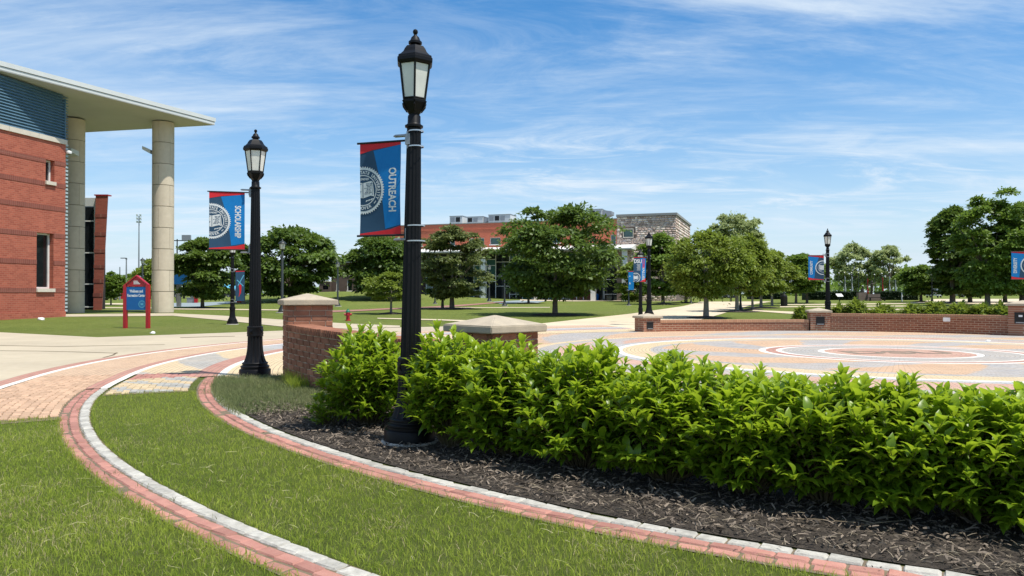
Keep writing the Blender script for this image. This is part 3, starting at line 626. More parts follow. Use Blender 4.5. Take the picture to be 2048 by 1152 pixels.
def pole_light(px, py, top, label, kind):
    q = at(px, py); r = empty('light_pole', q, 0, label, 'light pole'); H = PZ(top, q.y)-q.z
    MB().lathe([(0.14, 0), (0.07, H)], 10).build('pole', 'grey_metal' if kind != 'flood' else 'dark_green_metal', r, True)
    if kind == 'arm': MB().box(-0.1, 0.1, -0.06, 0.06, H-0.12, H+0.02).box(-0.75, 0.0, -0.1, 0.1, H, H+0.1).build('lamp_head', 'black_plastic', r)
    if kind == 'flood':
        MB().tube([(-1.3, 0, H-0.2), (1.3, 0, H-0.2)], 0.07, 6).build('crossbar', 'dark_green_metal', r)
        for x in (-1.25, 1.25): MB().prism([(x-.55, -.3), (x+.55, -.3), (x+.4, .35), (x-.4, .35)], H-0.2, H+0.5).build('floodlight', 'grey_metal', r)
    if kind == 'stadium':
        for j in range(3):
            k = MB().box(-0.4, 0.4, -0.05, 0.05, H-0.5*j-0.05, H-0.5*j+0.03).build('crossbar', 'grey_metal', r)
            for x in (-0.25, 0.25): MB().lathe([(0.08, 0), (0.18, 0.22)], 8).build('floodlight', 'plain_white', k).location = (x, -0.1, H-0.5*j+0.02)
    return r
pole_light(277.5, 598, 432, 'very tall stadium light mast between the brick fin and the near column', 'stadium')
pole_light(252.5, 602, 517, 'plain parking light pole left of the stadium mast', 'arm')
pole_light(239.5, 600, 534, 'thin utility pole left of the parking light', 'plain')
pole_light(354, 603, 478, 'dark court light pole with twin floodlights right of the near column', 'flood')

# ================================================================== BANNERS
def wave(x, z, w, h): return 0.010*math.sin(3.2*x/w+1.0)*math.sin(math.pi*(z/h))+0.006*math.sin(7*z/h+2*x/w)
def bpoly(poly, off, W, H, cuts=7):
    """a flat polygon (x, z) cut into strips and laid on the banner's waving cloth"""
    bm = bmesh.new(); bm.faces.new([bm.verts.new((p[0], 0, p[1])) for p in poly])
    for i in range(1, cuts): bmesh.ops.bisect_plane(bm, geom=bm.verts[:]+bm.edges[:]+bm.faces[:], plane_co=(W*i/cuts, 0, 0), plane_no=(1, 0, 0))
    for i in range(1, 12): bmesh.ops.bisect_plane(bm, geom=bm.verts[:]+bm.edges[:]+bm.faces[:], plane_co=(0, 0, H*i/12), plane_no=(0, 0, 1))
    bmesh.ops.triangulate(bm, faces=bm.faces)
    v = [(q.co.x, wave(q.co.x, q.co.z, W, H)-off, q.co.z) for q in bm.verts]; bm.verts.index_update(); f = [tuple(a.index for a in q.verts) for q in bm.faces]; bm.free(); return v, f
def clipmesh(v, f, x0, x1):
    bm = bmesh.new(); vs = [bm.verts.new((p[0], 0, p[1])) for p in v]
    for q in f:
        try: bm.faces.new([vs[i] for i in q])
        except ValueError: pass
    for c, nrm in ((x0, (-1, 0, 0)), (x1, (1, 0, 0))): bmesh.ops.bisect_plane(bm, geom=bm.verts[:]+bm.edges[:]+bm.faces[:], plane_co=(c, 0, 0), plane_no=nrm, clear_outer=True)
    if bm.verts:
        for ax in (0, 2):
            lo, hi = min(q.co[ax] for q in bm.verts), max(q.co[ax] for q in bm.verts); c = lo+0.035
            while c < hi: bmesh.ops.bisect_plane(bm, geom=bm.verts[:]+bm.edges[:]+bm.faces[:], plane_co=(c, 0, 0) if ax == 0 else (0, 0, c), plane_no=(1, 0, 0) if ax == 0 else (0, 0, 1)); c += 0.035
    bm.verts.index_update(); v2 = [(q.co.x, q.co.z) for q in bm.verts]; f2 = [tuple(a.index for a in q.verts) for q in bm.faces]; bm.free(); return v2, f2
def ring2(cx, cz, r0, r1, n=72, teeth=0, td=0.0):
    v, f = [], []
    for i in range(n):
        a = 2*math.pi*i/n; q = r1-(td*r1 if teeth and i % 2 else 0); v += [(cx+r0*math.cos(a), cz+r0*math.sin(a)), (cx+q*math.cos(a), cz+q*math.sin(a))]
    for i in range(n): j = (i+1) % n; f.append((2*i, 2*i+1, 2*j+1, 2*j))
    return v, f
def arc_text(s, cx, cz, rad, a0, a1, size, inward=False):
    v, f = [], []
    for i, ch in enumerate(s):
        if ch == ' ': continue
        a = R(a0+(a1-a0)*i/max(1, len(s)-1)); rot = a-math.pi/2 if not inward else a+math.pi/2
        tv, tf = text_geo(ch, size); b = len(v)
        for x, y, z in tv:
            x *= 0.92; v.append((cx+rad*math.cos(a)+x*math.cos(rot)-y*math.sin(rot), cz+rad*math.sin(a)+x*math.sin(rot)+y*math.cos(rot)))
        f += [tuple(k+b for k in q) for q in tf]
    return v, f
def merge(L):
    v, f = [], []
    for a, b in L: n = len(v); v += list(a); f += [tuple(i+n for i in q) for q in b]
    return v, f
def qd(x0, z0, x1, z1): return [(x0, z0), (x1, z0), (x1, z1), (x0, z1)], [(0, 1, 2, 3)]
def banner(loc, rz, W, H, text, side, seal, label, style='std', pole_r=0.11, detail=True, gap=0.085, sc=1.0):
    """local x runs away from the pole, 0 at the pole-side edge; the printed face looks along local -y.
    side = -1: cloth lies left of the pole as the viewer sees it"""
    r = empty('banner', loc, rz, label, 'banner', 'banners on the lamp posts')
    sx_ = side
    def put(name, mat, geo, off, parent):
        v, f = geo; mb = MB(); mb.add([(p[0], wave(p[0], p[1], W, H)-off, p[1]) for p in v], f)
        mb.v = [((x-W) if sx_ < 0 else x, y, z) for x, y, z in mb.v]
        return mb.build(name, mat, parent)
    def putp(name, mat, poly, off, parent):
        v, f = bpoly(poly, off, W, H); mb = MB(); mb.add([((x-W) if sx_ < 0 else x, y, z) for x, y, z in v], f); return mb.build(name, mat, parent)
    # design coordinates: x from the viewer's left 0..W, z from the bottom 0..H
    base = MB(); nx_, nz_ = 8, 14; vs = []
    for sgn in (0, 1):
        for j in range(nz_+1):
            for i in range(nx_+1):
                x, z = W*i/nx_, H*j/nz_; vs.append(((x-W) if sx_ < 0 else x, wave(x, z, W, H)+0.004*sgn, z))
    n1 = (nx_+1)*(nz_+1); fs = [(j*(nx_+1)+i, j*(nx_+1)+i+1, (j+1)*(nx_+1)+i+1, (j+1)*(nx_+1)+i) for j in range(nz_) for i in range(nx_)]
    base.add(vs, fs+[tuple(k+n1 for k in q[::-1]) for q in fs]); cl = base.build('cloth', 'banner_navy', r, True)
    if style == 'std':
        m = (lambda x: x) if seal == 'l' else (lambda x: W-x)
        putp('blue_panel', 'banner_blue', [(m(0.62*W), 0.07*H), (m(W), 0.11*H), (m(W), 0.965*H), (m(0.33*W), 0.915*H), (m(0.52*W), 0.55*H)], 0.0015, cl)
        putp('red_top', 'banner_red', [(m(0), H), (m(0), 0.885*H), (m(0.33*W), 0.925*H), (m(W), 0.965*H), (m(W), H)], 0.003, cl)
        putp('red_foot', 'banner_red', [(m(0), 0.0), (m(W), 0.0), (m(W), 0.10*H), (m(0.75*W), 0.062*H), (m(0), 0.022*H)], 0.003, cl)
        tv, tf = text_geo(text, 0.20*W if len(text) < 9 else 0.188*W); ext = max(p[0] for p in tv)-min(p[0] for p in tv); k = (0.47*H if len(text) < 9 else 0.56*H)/ext; k2 = 1.0
        cx_, cz_ = (0.80*W, 0.485*H) if seal == 'l' else (0.20*W, 0.50*H)
        geo = ([(cx_+p[1]*1.25*k2, cz_-p[0]*k) for p in tv] if seal == 'l' else [(cx_-p[1]*1.25*k2, cz_+p[0]*k) for p in tv], tf)
        put('lettering', 'banner_white', clipmesh(*geo, 0, W), 0.0035, cl)
        cx_, cz_, RR = (0.075*W, 0.49*H, 0.54*W) if seal == 'l' else (0.93*W, 0.50*H, 0.50*W)
    elif style == 'values':
        putp('red_edge', 'banner_red', [(0, 0.96*H), (W, 0.97*H), (W, H), (0, H)], 0.002, cl); putp('red_foot', 'banner_red', [(0.55*W, 0), (W, 0), (W, 0.16*H)], 0.002, cl)
        putp('blue_panel', 'banner_blue', [(0.62*W, 0.03*H), (W, 0.17*H), (W, 0.96*H), (0.55*W, 0.95*H)], 0.0015, cl)
        L = []
        tv, tf = text_geo('DSU', 0.42*W); L.append(([(0.34*W+p[0]*0.8, 0.82*H+p[1]) for p in tv], tf))
        tv, tf = text_geo('VALUES', 0.26*W); L.append(([(0.80*W+p[1], 0.34*H-p[0]*1.15) for p in tv], tf))
        for i in range(7): L.append(qd(0.25*W+0.03*W*(i % 3), (0.69-0.037*i)*H, 0.56*W, (0.702-0.037*i)*H))
        put('lettering', 'banner_white', merge(L), 0.0035, cl)
        tv, tf = text_geo('CORE', 0.26*W); put('red_lettering', 'banner_red', ([(0.80*W+p[1], 0.74*H-p[0]*1.05) for p in tv], tf), 0.0035, cl)
        cx_, cz_, RR = 0.2*W, 0.17*H, 0.38*W
    else:
        putp('red_top', 'banner_red', [(0, 0.955*H), (W, 0.965*H), (W, H), (0, H)], 0.002, cl)
        if style == 'chili':
            putp('red_emblem', 'banner_red', [(0.35*W, 0.12*H), (0.62*W, 0.28*H), (0.66*W, 0.5*H), (0.5*W, 0.56*H), (0.36*W, 0.5*H), (0.44*W, 0.3*H)], 0.003, cl)
            put('pale_strokes', 'light_blue', ([(0.12*W, 0.68*H), (0.2*W, 0.70*H), (0.9*W, 0.50*H), (0.86*W, 0.47*H), (0.88*W, 0.86*H), (0.95*W, 0.84*H), (0.30*W, 0.5*H), (0.24*W, 0.52*H)], [(0, 1, 2, 3), (4, 5, 6, 7)]), 0.005, cl)
        else:
            putp('blue_panel', 'banner_blue', [(0, 0), (W, 0), (W, 0.955*H), (0, 0.945*H)], 0.0015, cl)
            put('pale_strokes', 'banner_white', qd(0.18*W, 0.3*H, 0.36*W, 0.75*H), 0.003, cl)
        seal = None
    if seal:
        x0, x1 = 0.004, W-0.004
        gear = clipmesh(*ring2(cx_, cz_, 0.84*RR, RR, 112, 1, 0.075), x0, x1); sl = put('seal', 'banner_white', gear, 0.0045, cl)
        W1 = [ring2(cx_, cz_, 0.60*RR, 0.635*RR)]
        D = [ring2(cx_, cz_, 0.0, 0.85*RR)]
        if detail:
            top = 'STATE UNIVERSITY'; W1.append(arc_text(top, cx_, cz_, 0.735*RR, 104, -26, 0.185*RR)); W1.append(arc_text('DOVER', cx_, cz_, 0.735*RR, 258, 296, 0.185*RR, True))
            W1.append(arc_text('DELAWARE', cx_, cz_, 0.735*RR, 190, 116, 0.185*RR))
            W1.append(arc_text('~', cx_, cz_, 0.735*RR, 318, 318, 0.25*RR, True))
            tv, tf = text_geo('FOUNDED', 0.12*RR); W1.append(([(cx_+p[0], cz_+0.46*RR+p[1]) for p in tv], tf))
        bk = [(-0.46, 0.36), (0.0, 0.30), (0.38, 0.38), (0.46, 0.34), (0.52, -0.26), (0.36, -0.22), (0.0, -0.32), (-0.46, -0.24)]
        W1.append(([(cx_+a*RR, cz_+b*RR) for a, b in bk], [(0, 1, 6, 7), (1, 2, 5, 6), (2, 3, 4, 5)]))
        for sgn in (-1, 1):
            for k in range(3): a, b = 0.12+0.12*k, -0.44+0.03*k; W1.append(([(cx_+sgn*a*RR, cz_+(b-0.05)*RR), (cx_+sgn*(a+0.16)*RR, cz_+(b+0.05)*RR), (cx_+sgn*(a+0.02)*RR, cz_+(b+0.03)*RR)], [(0, 1, 2)]))
        put('seal_field', 'banner_navy', clipmesh(*merge(D), x0, x1), 0.0055, sl)
        put('seal_lettering', 'banner_white', clipmesh(*merge(W1), x0, x1), 0.0065, sl)
        B = [qd(cx_-0.012*RR, cz_-0.30*RR, cx_+0.018*RR, cz_+0.30*RR)]
        rr_ = random.Random(2)
        for row in range(8 if detail else 3):
            z = cz_+(0.26-0.058*row*(1 if detail else 2.5))*RR; u = -0.40
            while u < 0.34:
                l = rr_.uniform(0.06, 0.16)
                if abs(u+l/2) > 0.10: B.append(qd(cx_+u*RR, z-0.013*RR, cx_+(u+l)*RR, z+0.016*RR))
                u += l+0.025
        B.append(([(cx_+0.40*RR, cz_+0.33*RR), (cx_+0.42*RR, cz_+0.33*RR), (cx_+0.46*RR, cz_-0.2*RR), (cx_+0.44*RR, cz_-0.2*RR)], [(0, 1, 2, 3)]))
        put('book_print', 'banner_navy', clipmesh(*merge(B), x0, x1), 0.0075, sl)
    s = -1 if sx_ < 0 else 1
    for nm, z in (('top_rod', H+0.002), ('bottom_rod', -0.002)): MB().tube([(s*(W+0.035), 0.003, z), (-s*gap, 0.003, z)], 0.012, 10).build(nm, 'black_plastic', r, True)
    for z, q in ((H, 1), (0.0, -1)):
        b = MB().box(-s*gap-0.03, -s*gap+0.03, -0.035, 0.035, z-0.05, z+0.07).prism([(-s*gap-.02, -.02), (-s*gap+.02, -.02), (-s*gap+.02, .02), (-s*gap-.02, .02)], z-0.09, z+0.1).build('bracket', 'grey_metal', r)
        MB().tube([(-s*gap, -0.01, z+q*0.055), (s*0.06, -0.01, z+q*0.055), (s*0.085, -0.01, z+q*0.055)], [0.017, 0.017, 0.004], 10).build('spring_arm', 'grey_metal', b, True)
        for zz_ in (z-0.075, z+0.095):
            pr_ = sc*(0.1225-0.039*min(1, max(0, ((loc[2]-Z(loc[0], loc[1])+zz_)/sc-0.995)/2.67)))+0.001; MB().lathe([(pr_, zz_-0.008), (pr_+0.004, zz_-0.006), (pr_+0.004, zz_+0.006), (pr_, zz_+0.008)], 24, cx=-s*(gap+pole_r), cap=False).build('strap', 'steel', b, True)
    return r
def ban_px(x0, x1, ytop, ybot, Y, rz, side, **k):
    """place by its size in the photograph; Y is the depth of its pole-side edge"""
    W = abs(x1-x0)*Y/FPX/max(0.3, abs(math.cos(rz))); H = (ybot-ytop)*Y/FPX
    return banner((PX(x1 if side < 0 else x0, Y), Y, PZ(ybot, Y)), rz, W, H, side=side, **k)
ban_px(714, 801, 281.5, 469.5, yl1, R(-18), -1, text='OUTREACH', seal='l', label='large navy and blue banner lettered outreach on the tallest lamp post', pole_r=0.088, gap=0.10, sc=0.955)
ban_px(425, 489, 385, 499.5, yl2, R(16), -1, text='SCHOLARSHIP', seal='l', label='navy and blue banner lettered scholarship left of the second lamp post', pole_r=0.095, gap=0.105, sc=1.045)
ban_px(1618.5, 1648, 510.5, 560, 40.5, R(-8), -1, text='COMMUNITY', seal='r', label='blue banner lettered community on the lamp behind the right-hand pillar', detail=False)
ban_px(2026.5, 2064, 503, 558.5, 37.5, R(-8), -1, text='DIVERSITY', seal='r', label='blue banner lettered diversity cut by the right edge', detail=False)
ban_px(1266, 1291, 514.5, 564, 43, R(6), -1, text='', seal='v', style='values', label='tilted blue banner lettered core values between the two lamps at the wall opening', detail=False).rotation_euler = (0, R(1.5), R(6))
q = at(1257.5, 611); ban_px(1257, 1268, 542, 580, q.y-0.3, R(10), 1, text='', seal=None, style='plain', label='small blue banner with pale upright lettering beside the core values banner', detail=False)
q = at(465, 649); ban_px(471, 488, 541, 602, q.y, R(10), 1, text='', seal=None, style='chili', label='narrow navy banner with a red emblem right of the lamp on the left lawn', detail=False, pole_r=0.1)
# ================================================================== PLANTS
RS = np.random.RandomState(11)
def norm(a): return a/np.maximum(np.linalg.norm(a, axis=1, keepdims=True), 1e-9)
def frames(d, up=None):
    """per-row orthonormal frame with x = d and z close to up"""
    d = norm(d); up = np.tile([0, 0, 1.0], (len(d), 1)) if up is None else up
    y = np.cross(up, d); bad = np.linalg.norm(y, axis=1) < 1e-3; y[bad] = [1, 0, 0]; y = norm(y); z = np.cross(d, y); return d, y, z
# a lance-shaped leaf with a folded midrib and a drooping tip: x along, y across, z up
LT = [(0.0, 0.02), (0.20, 0.32), (0.45, 0.44), (0.74, 0.28), (1.0, 0.0)]
def leaf_template(fold=0.16, droop=0.20, width=0.42):
    V, F = [], []
    for t, wd in LT:
        z = -droop*t*t+0.10*math.sin(t*3.1)
        for s_ in (-1, 0, 1): V.append((t*(1-0.12*t), s_*wd*width, z+abs(s_)*fold*wd))
    for i in range(4):
        a = i*3; F += [(a, a+3, a+4, a+1), (a+1, a+4, a+5, a+2)]
    return np.array(V), np.array(F)
LV, LF = leaf_template()
def leaves_mesh(name, P, D, L, mat, up=None, rnd=None, tmpl=(LV, LF)):
    tv, tf = tmpl; d, y, z = frames(D, up); n = len(P)
    V = P[:, None, :]+L[:, None, None]*(tv[None, :, 0:1]*d[:, None, :]+tv[None, :, 1:2]*y[:, None, :]+tv[None, :, 2:3]*z[:, None, :])
    F = (np.arange(n)[:, None, None]*len(tv)+tf[None]).reshape(-1, 4)
    rnd = RS.rand(n) if rnd is None else rnd
    return raw_mesh(name, V.reshape(-1, 3), F, mat, np.repeat(rnd, len(tf)), smooth=True)
single = []
for q in range(5):
    tm = leaf_template(0.22-0.03*q, 0.32-0.06*q, 0.40+0.02*(q % 3))
    single.append(raw_mesh('leaf', tm[0], tm[1], 'shrub_leaf', np.full(len(tm[1]), 0.15+0.18*q), smooth=True))
def shrub(x, y, rad, h, label, seed, nst=95, nobj=110, name='leafy_shrub', group='shrubs of the hedge', lsz=0.168, squash=1.0):
    rs = np.random.RandomState(seed); zb = Z(x, y)
    root = empty(name, (x, y, zb), 0, label, 'shrub', group); stems = MB(); P, D, L, RN, T = [], [], [], [], []
    for k in range(nst):
        a = rs.rand()*2*math.pi; u = math.sqrt(rs.rand()); top = h*(1.0-0.42*u**3.0)*(0.84+0.20*rs.rand())
        if k % 13 == 0: top *= 1.07; u *= 0.9
        elif rs.rand() < 0.42: top *= rs.uniform(0.18, 0.85); u = 0.80+0.30*rs.rand()
        e = np.array([math.cos(a)*u*rad, math.sin(a)*u*rad*squash, top]); b = np.array([math.cos(a)*u*rad*0.16, math.sin(a)*u*rad*0.16, 0.0])
        mid = b*0.45+e*0.55+np.array([0, 0, 0.10*h])-0.10*(e-b)*np.array([1, 1, 0]); pts = [(1-t)**2*b+2*t*(1-t)*mid+t*t*e for t in np.linspace(0, 1, 7)]
        stems.tube([tuple(p) for p in pts], [0.007-0.0045*i/6 for i in range(7)], 4)
        ts = np.arange(0.98, 0.30, -0.062); ph = rs.rand()*3.1
        for j, t in enumerate(ts):
            if t < 0.45 and rs.rand() < 0.5: continue
            p = (1-t)**2*b+2*t*(1-t)*mid+t*t*e; tg = 2*(1-t)*(mid-b)+2*t*(e-mid); tg = tg/np.linalg.norm(tg)
            for s_ in (0, 1):
                ang = ph+j*1.57+s_*math.pi+rs.normal(0, 0.3); side = np.array([math.cos(ang), math.sin(ang), 0.0])
                tipness = max(0.0, (t-0.72)/0.28); upw = 1.25*tipness+rs.normal(0.06, 0.24)-(0.35 if t < 0.6 else 0)
                d = side*(1.0-0.40*tipness)+tg*(0.30+0.55*tipness)+np.array([0, 0, upw*0.6])
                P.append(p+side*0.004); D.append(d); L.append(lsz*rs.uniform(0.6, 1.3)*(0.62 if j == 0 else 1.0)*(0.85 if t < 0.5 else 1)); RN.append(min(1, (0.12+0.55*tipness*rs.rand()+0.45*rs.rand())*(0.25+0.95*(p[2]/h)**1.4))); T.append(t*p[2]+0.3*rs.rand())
    P, D, L, RN, T = np.array(P), np.array(D), np.array(L), np.clip(np.array(RN), 0, 1), np.array(T)
    order = np.argsort(-T); ob = order[:nobj]; rest = order[nobj:]
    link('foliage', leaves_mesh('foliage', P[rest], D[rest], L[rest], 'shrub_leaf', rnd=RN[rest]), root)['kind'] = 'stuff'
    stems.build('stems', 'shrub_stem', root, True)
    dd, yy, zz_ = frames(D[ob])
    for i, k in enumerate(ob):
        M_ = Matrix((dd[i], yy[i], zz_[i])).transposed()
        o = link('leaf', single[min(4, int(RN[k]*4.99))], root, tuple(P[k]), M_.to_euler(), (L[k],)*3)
    return root
HS = [(738, 9.9, 0.50, 1.17, 'round leafy shrub left of the tallest lamp post, against the curved wall'),
      (905, 8.4, 0.40, 1.24, 'tall leafy shrub crowding the right side of the tallest lamp post'),
      (1020, 7.95, 0.45, 1.19, 'leafy shrub in front of the broad-capped pillar, second right of the lamp'),
      (1165, 7.4, 0.50, 1.13, 'third leafy shrub right of the lamp in the hedge, just past the capped pillar'),
      (1335, 6.85, 0.50, 1.08, 'fourth leafy shrub right of the lamp, its top pointing at the short far pillar'),
      (1495, 6.42, 0.46, 1.02, 'fifth leafy shrub right of the lamp, in the middle of the hedge'),
      (1650, 6.12, 0.45, 0.99, 'leafy shrub of the hedge standing below the community lamp'),
      (1795, 5.88, 0.44, 0.94, 'leafy shrub of the hedge in front of the plaza lettering'),
      (1950, 5.65, 0.45, 0.92, 'leafy shrub of the hedge second from the right edge'),
      (2105, 5.42, 0.45, 0.92, 'leafy shrub of the hedge cut by the right edge'),
      (2290, 5.15, 0.46, 0.92, 'leafy shrub of the hedge just outside the right edge')]
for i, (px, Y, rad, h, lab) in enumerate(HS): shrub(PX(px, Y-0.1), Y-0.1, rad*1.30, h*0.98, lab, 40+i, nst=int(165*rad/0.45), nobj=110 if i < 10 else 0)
shrub(PX(660, 9.6), 9.6, 0.30, 0.42, 'low young shrub at the left foot of the hedge', 77, nst=30, nobj=40, lsz=0.085)

# mulch bed, chips and straw
def polar(x, y): return np.hypot(x-CXP, y-CYP), np.degrees(np.arctan2(y-CYP, x-CXP)) % 360
def dr_np(th): return 0.93*np.clip((th-198)/38, 0, 1)
bed = annulus('mulch_bed', 16.36, 18.46, 210.5, 252, 0.012, 'mulch', True)
def scatter(n, x0, x1, y0, y1, test, wt=None, rs=RS):
    x = rs.uniform(x0, x1, n); y = rs.uniform(y0, y1, n); r, th = polar(x, y); k = test(x, y, r-dr_np(th), th)
    if wt is not None: k &= rs.rand(n) < wt(x, y)
    return x[k], y[k]
def slivers(name, x, y, Lr, Wr, mat, hz_, tilt=0.35, rs=RS):
    n = len(x); a = rs.rand(n)*2*math.pi; d = np.stack([np.cos(a), np.sin(a), rs.normal(0, tilt, n)], 1); d, yv, zv = frames(d)
    roll = rs.normal(0, 0.6, n)[:, None]; yv = norm(yv*np.cos(roll)+zv*np.sin(roll)); L = rs.uniform(*Lr, n)[:, None]; W_ = rs.uniform(*Wr, n)[:, None]
    c = np.stack([x, y, zt(x, y)+0.014+rs.uniform(0, hz_, n)], 1); bend = np.stack([np.zeros(n), np.zeros(n), rs.uniform(0, 0.12, n)], 1)*L
    V = np.stack([c-d*L/2-yv*W_/2, c-d*L/2+yv*W_/2, c+bend+yv*W_/2, c+bend-yv*W_/2, c+d*L/2+yv*W_/3, c+d*L/2-yv*W_/3], 1).reshape(-1, 3)
    i = np.arange(n)*6; F = np.concatenate([np.stack([i, i+1, i+2, i+3], 1), np.stack([i+3, i+2, i+4, i+5], 1)]); r_ = rs.rand(n)
    return raw_mesh(name, V, F, mat, np.concatenate([r_, r_]))
inbed = lambda x, y, r, th: (r > 16.4) & (r < 18.44) & (th > 211+0.8*np.sin(r*6)) & (th < 251)
x, y = scatter(90000, -4, 9, 2.5, 13, inbed); o = link('mulch_chips', slivers('mulch_chips', x, y, (0.02, 0.08), (0.004, 0.016), 'chip', 0.045)); tag(o, 'dark shredded bark mulch covering the bed under the hedge', 'mulch', kind='stuff')
edge = lambda x, y: np.clip((polar(x, y)[0]-dr_np(polar(x, y)[1])-17.5)/0.9, 0.02, 1)*np.clip(0.15+(x+1)/6, 0.10, 1)
x, y = scatter(26000, -4, 7, 3, 12, inbed, edge); o = link('dry_straw', slivers('dry_straw', x, y, (0.03, 0.11), (0.0018, 0.0042), 'straw', 0.05, 0.25)); tag(o, 'pale dry stalks strewn over the mulch along the edging', 'straw', kind='stuff')
x, y = scatter(9000, -4, 7, 3, 12, lambda x, y, r, th: (r > 18.4) & (r < 18.78) & (th > 209) & (th < 250), lambda x, y: 0.08+0.5*(np.sin(x*5)*np.sin(y*4+1) > 0.5)); o = link('spilled_mulch', slivers('spilled_mulch', x, y, (0.012, 0.04), (0.003, 0.009), 'chip', 0.02)); o.location.z = 0.014; tag(o, 'scattered bark bits spilled over the white edging stones', 'mulch', kind='stuff')
# twigs lying on the mulch
rg = random.Random(9)
for px, py, L, a, lab in [(1400, 1000, 0.22, 0.5, 'short pale twig lying on the mulch below the middle of the hedge'), (1640, 1052, 0.45, -0.35, 'long straight dry twig on the mulch towards the right'), (1760, 1058, 0.4, 0.25, 'long grey twig lying slanted on the mulch near the right')]:
    q = at(px, py); MBt = MB().tube([(-L/2, 0, 0.03), (-L*0.1, 0.01, 0.045), (L/2, 0, 0.05)], [0.005, 0.004, 0.003], 6); o = MBt.build('twig', 'straw'); o.location = q; o.rotation_euler = (0, 0, a); tag(o, lab, 'twig', 'twigs on the mulch')

# grass
def blades(name, x, y, hr, wr, lean, mat, rs=RS, z0=0.0):
    n = len(x); a = rs.rand(n)*2*math.pi; h = rs.uniform(*hr, n); wd = rs.uniform(*wr, n); b = rs.rand(n)*2*math.pi; ln = np.abs(rs.normal(0, lean, n))*h
    pn = np.sin(x*2.1+1.3*np.sin(y*1.7))*0.5+np.sin(y*2.9+x*0.7)*0.35; h = h*(1+0.16*pn)
    base = np.stack([x, y, zt(x, y)+z0], 1); sd_ = np.stack([np.cos(a), np.sin(a), np.zeros(n)], 1)*wd[:, None]/2; le = np.stack([np.cos(b), np.sin(b), np.zeros(n)], 1)*ln[:, None]; up = np.array([0, 0, 1.0])
    mid = base+le*0.32+up*(h*0.58)[:, None]; tip = base+le+up*(h*np.sqrt(np.clip(1-(ln/h)**2*0.35, 0.2, 1)))[:, None]
    V = np.stack([base-sd_, base+sd_, mid+sd_*0.8, mid-sd_*0.8, tip+sd_*0.12, tip-sd_*0.12], 1).reshape(-1, 3); i = np.arange(n)*6
    F = np.concatenate([np.stack([i, i+1, i+2, i+3], 1), np.stack([i+3, i+2, i+4, i+5], 1)])
    r_ = np.clip(0.42+0.30*pn+rs.normal(0, 0.27, n), 0, 1); return raw_mesh(name, V, F, mat, np.concatenate([r_, r_]))
vis = lambda x, y: (np.abs(x) < 0.82*y+1.0) & (y > 3.1)
den = lambda x, y: np.clip((6.0/np.maximum(y, 1))**1.15, 0.16, 1)
lawn1 = lambda x, y, r, th: (r > 18.86+0.02*np.sin(th*31)) & (r < 20.32+0.015*np.sin(th*40)) & (th > 205.75+0.12*np.sin(r*9)) & (th < 249) & vis(x, y)
lawn2 = lambda x, y, r, th: (r > 20.66+0.02*np.sin(th*29)) & (th > 212.4+0.15*np.sin(r*8)) & (th < 249) & (r < 24.5) & vis(x, y)
for nm, ts, n, bx, lab in [('mown_grass', lawn1, 310000, (-7.5, 6, 3.1, 13.5), 'short mown grass between the two curved brick edgings'), ('mown_grass', lawn2, 285000, (-9.5, 2, 3.1, 11), 'short mown grass outside the outer curved edging')]:
    x, y = scatter(n, *bx, ts, den); wdt = 0.0038*np.maximum(1, np.mean(y)/6)
    o = link(nm, blades(nm, x, y, (0.022, 0.055), (0.0028, 0.0055), 0.85, 'blade')); tag(o, lab, 'grass', kind='stuff')
BL = [(RS.uniform(-6, 4), RS.uniform(3.8, 10), RS.uniform(0.10, 0.36)) for _ in range(46)]
dry = lambda x, y: np.clip(0.10+sum(np.exp(-((x-a)**2+((y-b)*0.8)**2)/(c*c)) for a, b, c in BL), 0, 1)
x, y = scatter(120000, -8, 5, 3.6, 11, lambda x, y, r, th: lawn1(x, y, r, th) | lawn2(x, y, r, th), lambda x, y: dry(x, y)*den(x, y)); o = link('dry_grass', blades('dry_grass', x, y, (0.02, 0.055), (0.002, 0.0045), 1.1, 'dry_blade')); tag(o, 'yellowed dry blades scattered through the front lawn', 'dry grass', kind='stuff')
x, y = scatter(2200, -8, 5, 3.6, 11, lambda x, y, r, th: lawn1(x, y, r, th) | lawn2(x, y, r, th), den); o = link('grass_clippings', slivers('grass_clippings', x, y, (0.03, 0.12), (0.0015, 0.0035), 'clip', 0.05, 0.2)); o.location.z = 0.03; tag(o, 'pale loose clippings lying on top of the front lawn', 'clippings', kind='stuff')
# tall blades fringing the lawn edges
fr = lambda x, y, r, th: (lawn1(x, y, r, th) & ((r < 18.93) | (r > 20.27) | (th < 206.2))) | (lawn2(x, y, r, th) & ((r < 20.75) | (th < 212.9)))
x, y = scatter(160000, -8, 5, 3.6, 13, fr, den); o = link('lawn_fringe', blades('lawn_fringe', x, y, (0.04, 0.085), (0.003, 0.006), 0.8, 'blade')); tag(o, 'longer grass hanging over the edges of the brick edging', 'grass', kind='stuff')
weed = lambda x, y, r, th: (r > 16.5) & (r < 18.62) & (th > 200.6+0.5*np.sin(r*5)) & (th < 217+0.9*np.sin(r*4)) & ((r-17.9)**2+((th-199.5)*0.3)**2 > 0.13)
x, y = scatter(115000, -6.5, -1.5, 9, 16, weed, lambda x, y: np.clip((217-polar(x, y)[1])/4.0, 0, 1)); o = link('rough_grass', blades('rough_grass', x, y, (0.04, 0.14), (0.004, 0.008), 0.8, 'weed_blade')); tag(o, 'rough greyish grass growing between the second lamp and the curved wall', 'grass', kind='stuff')
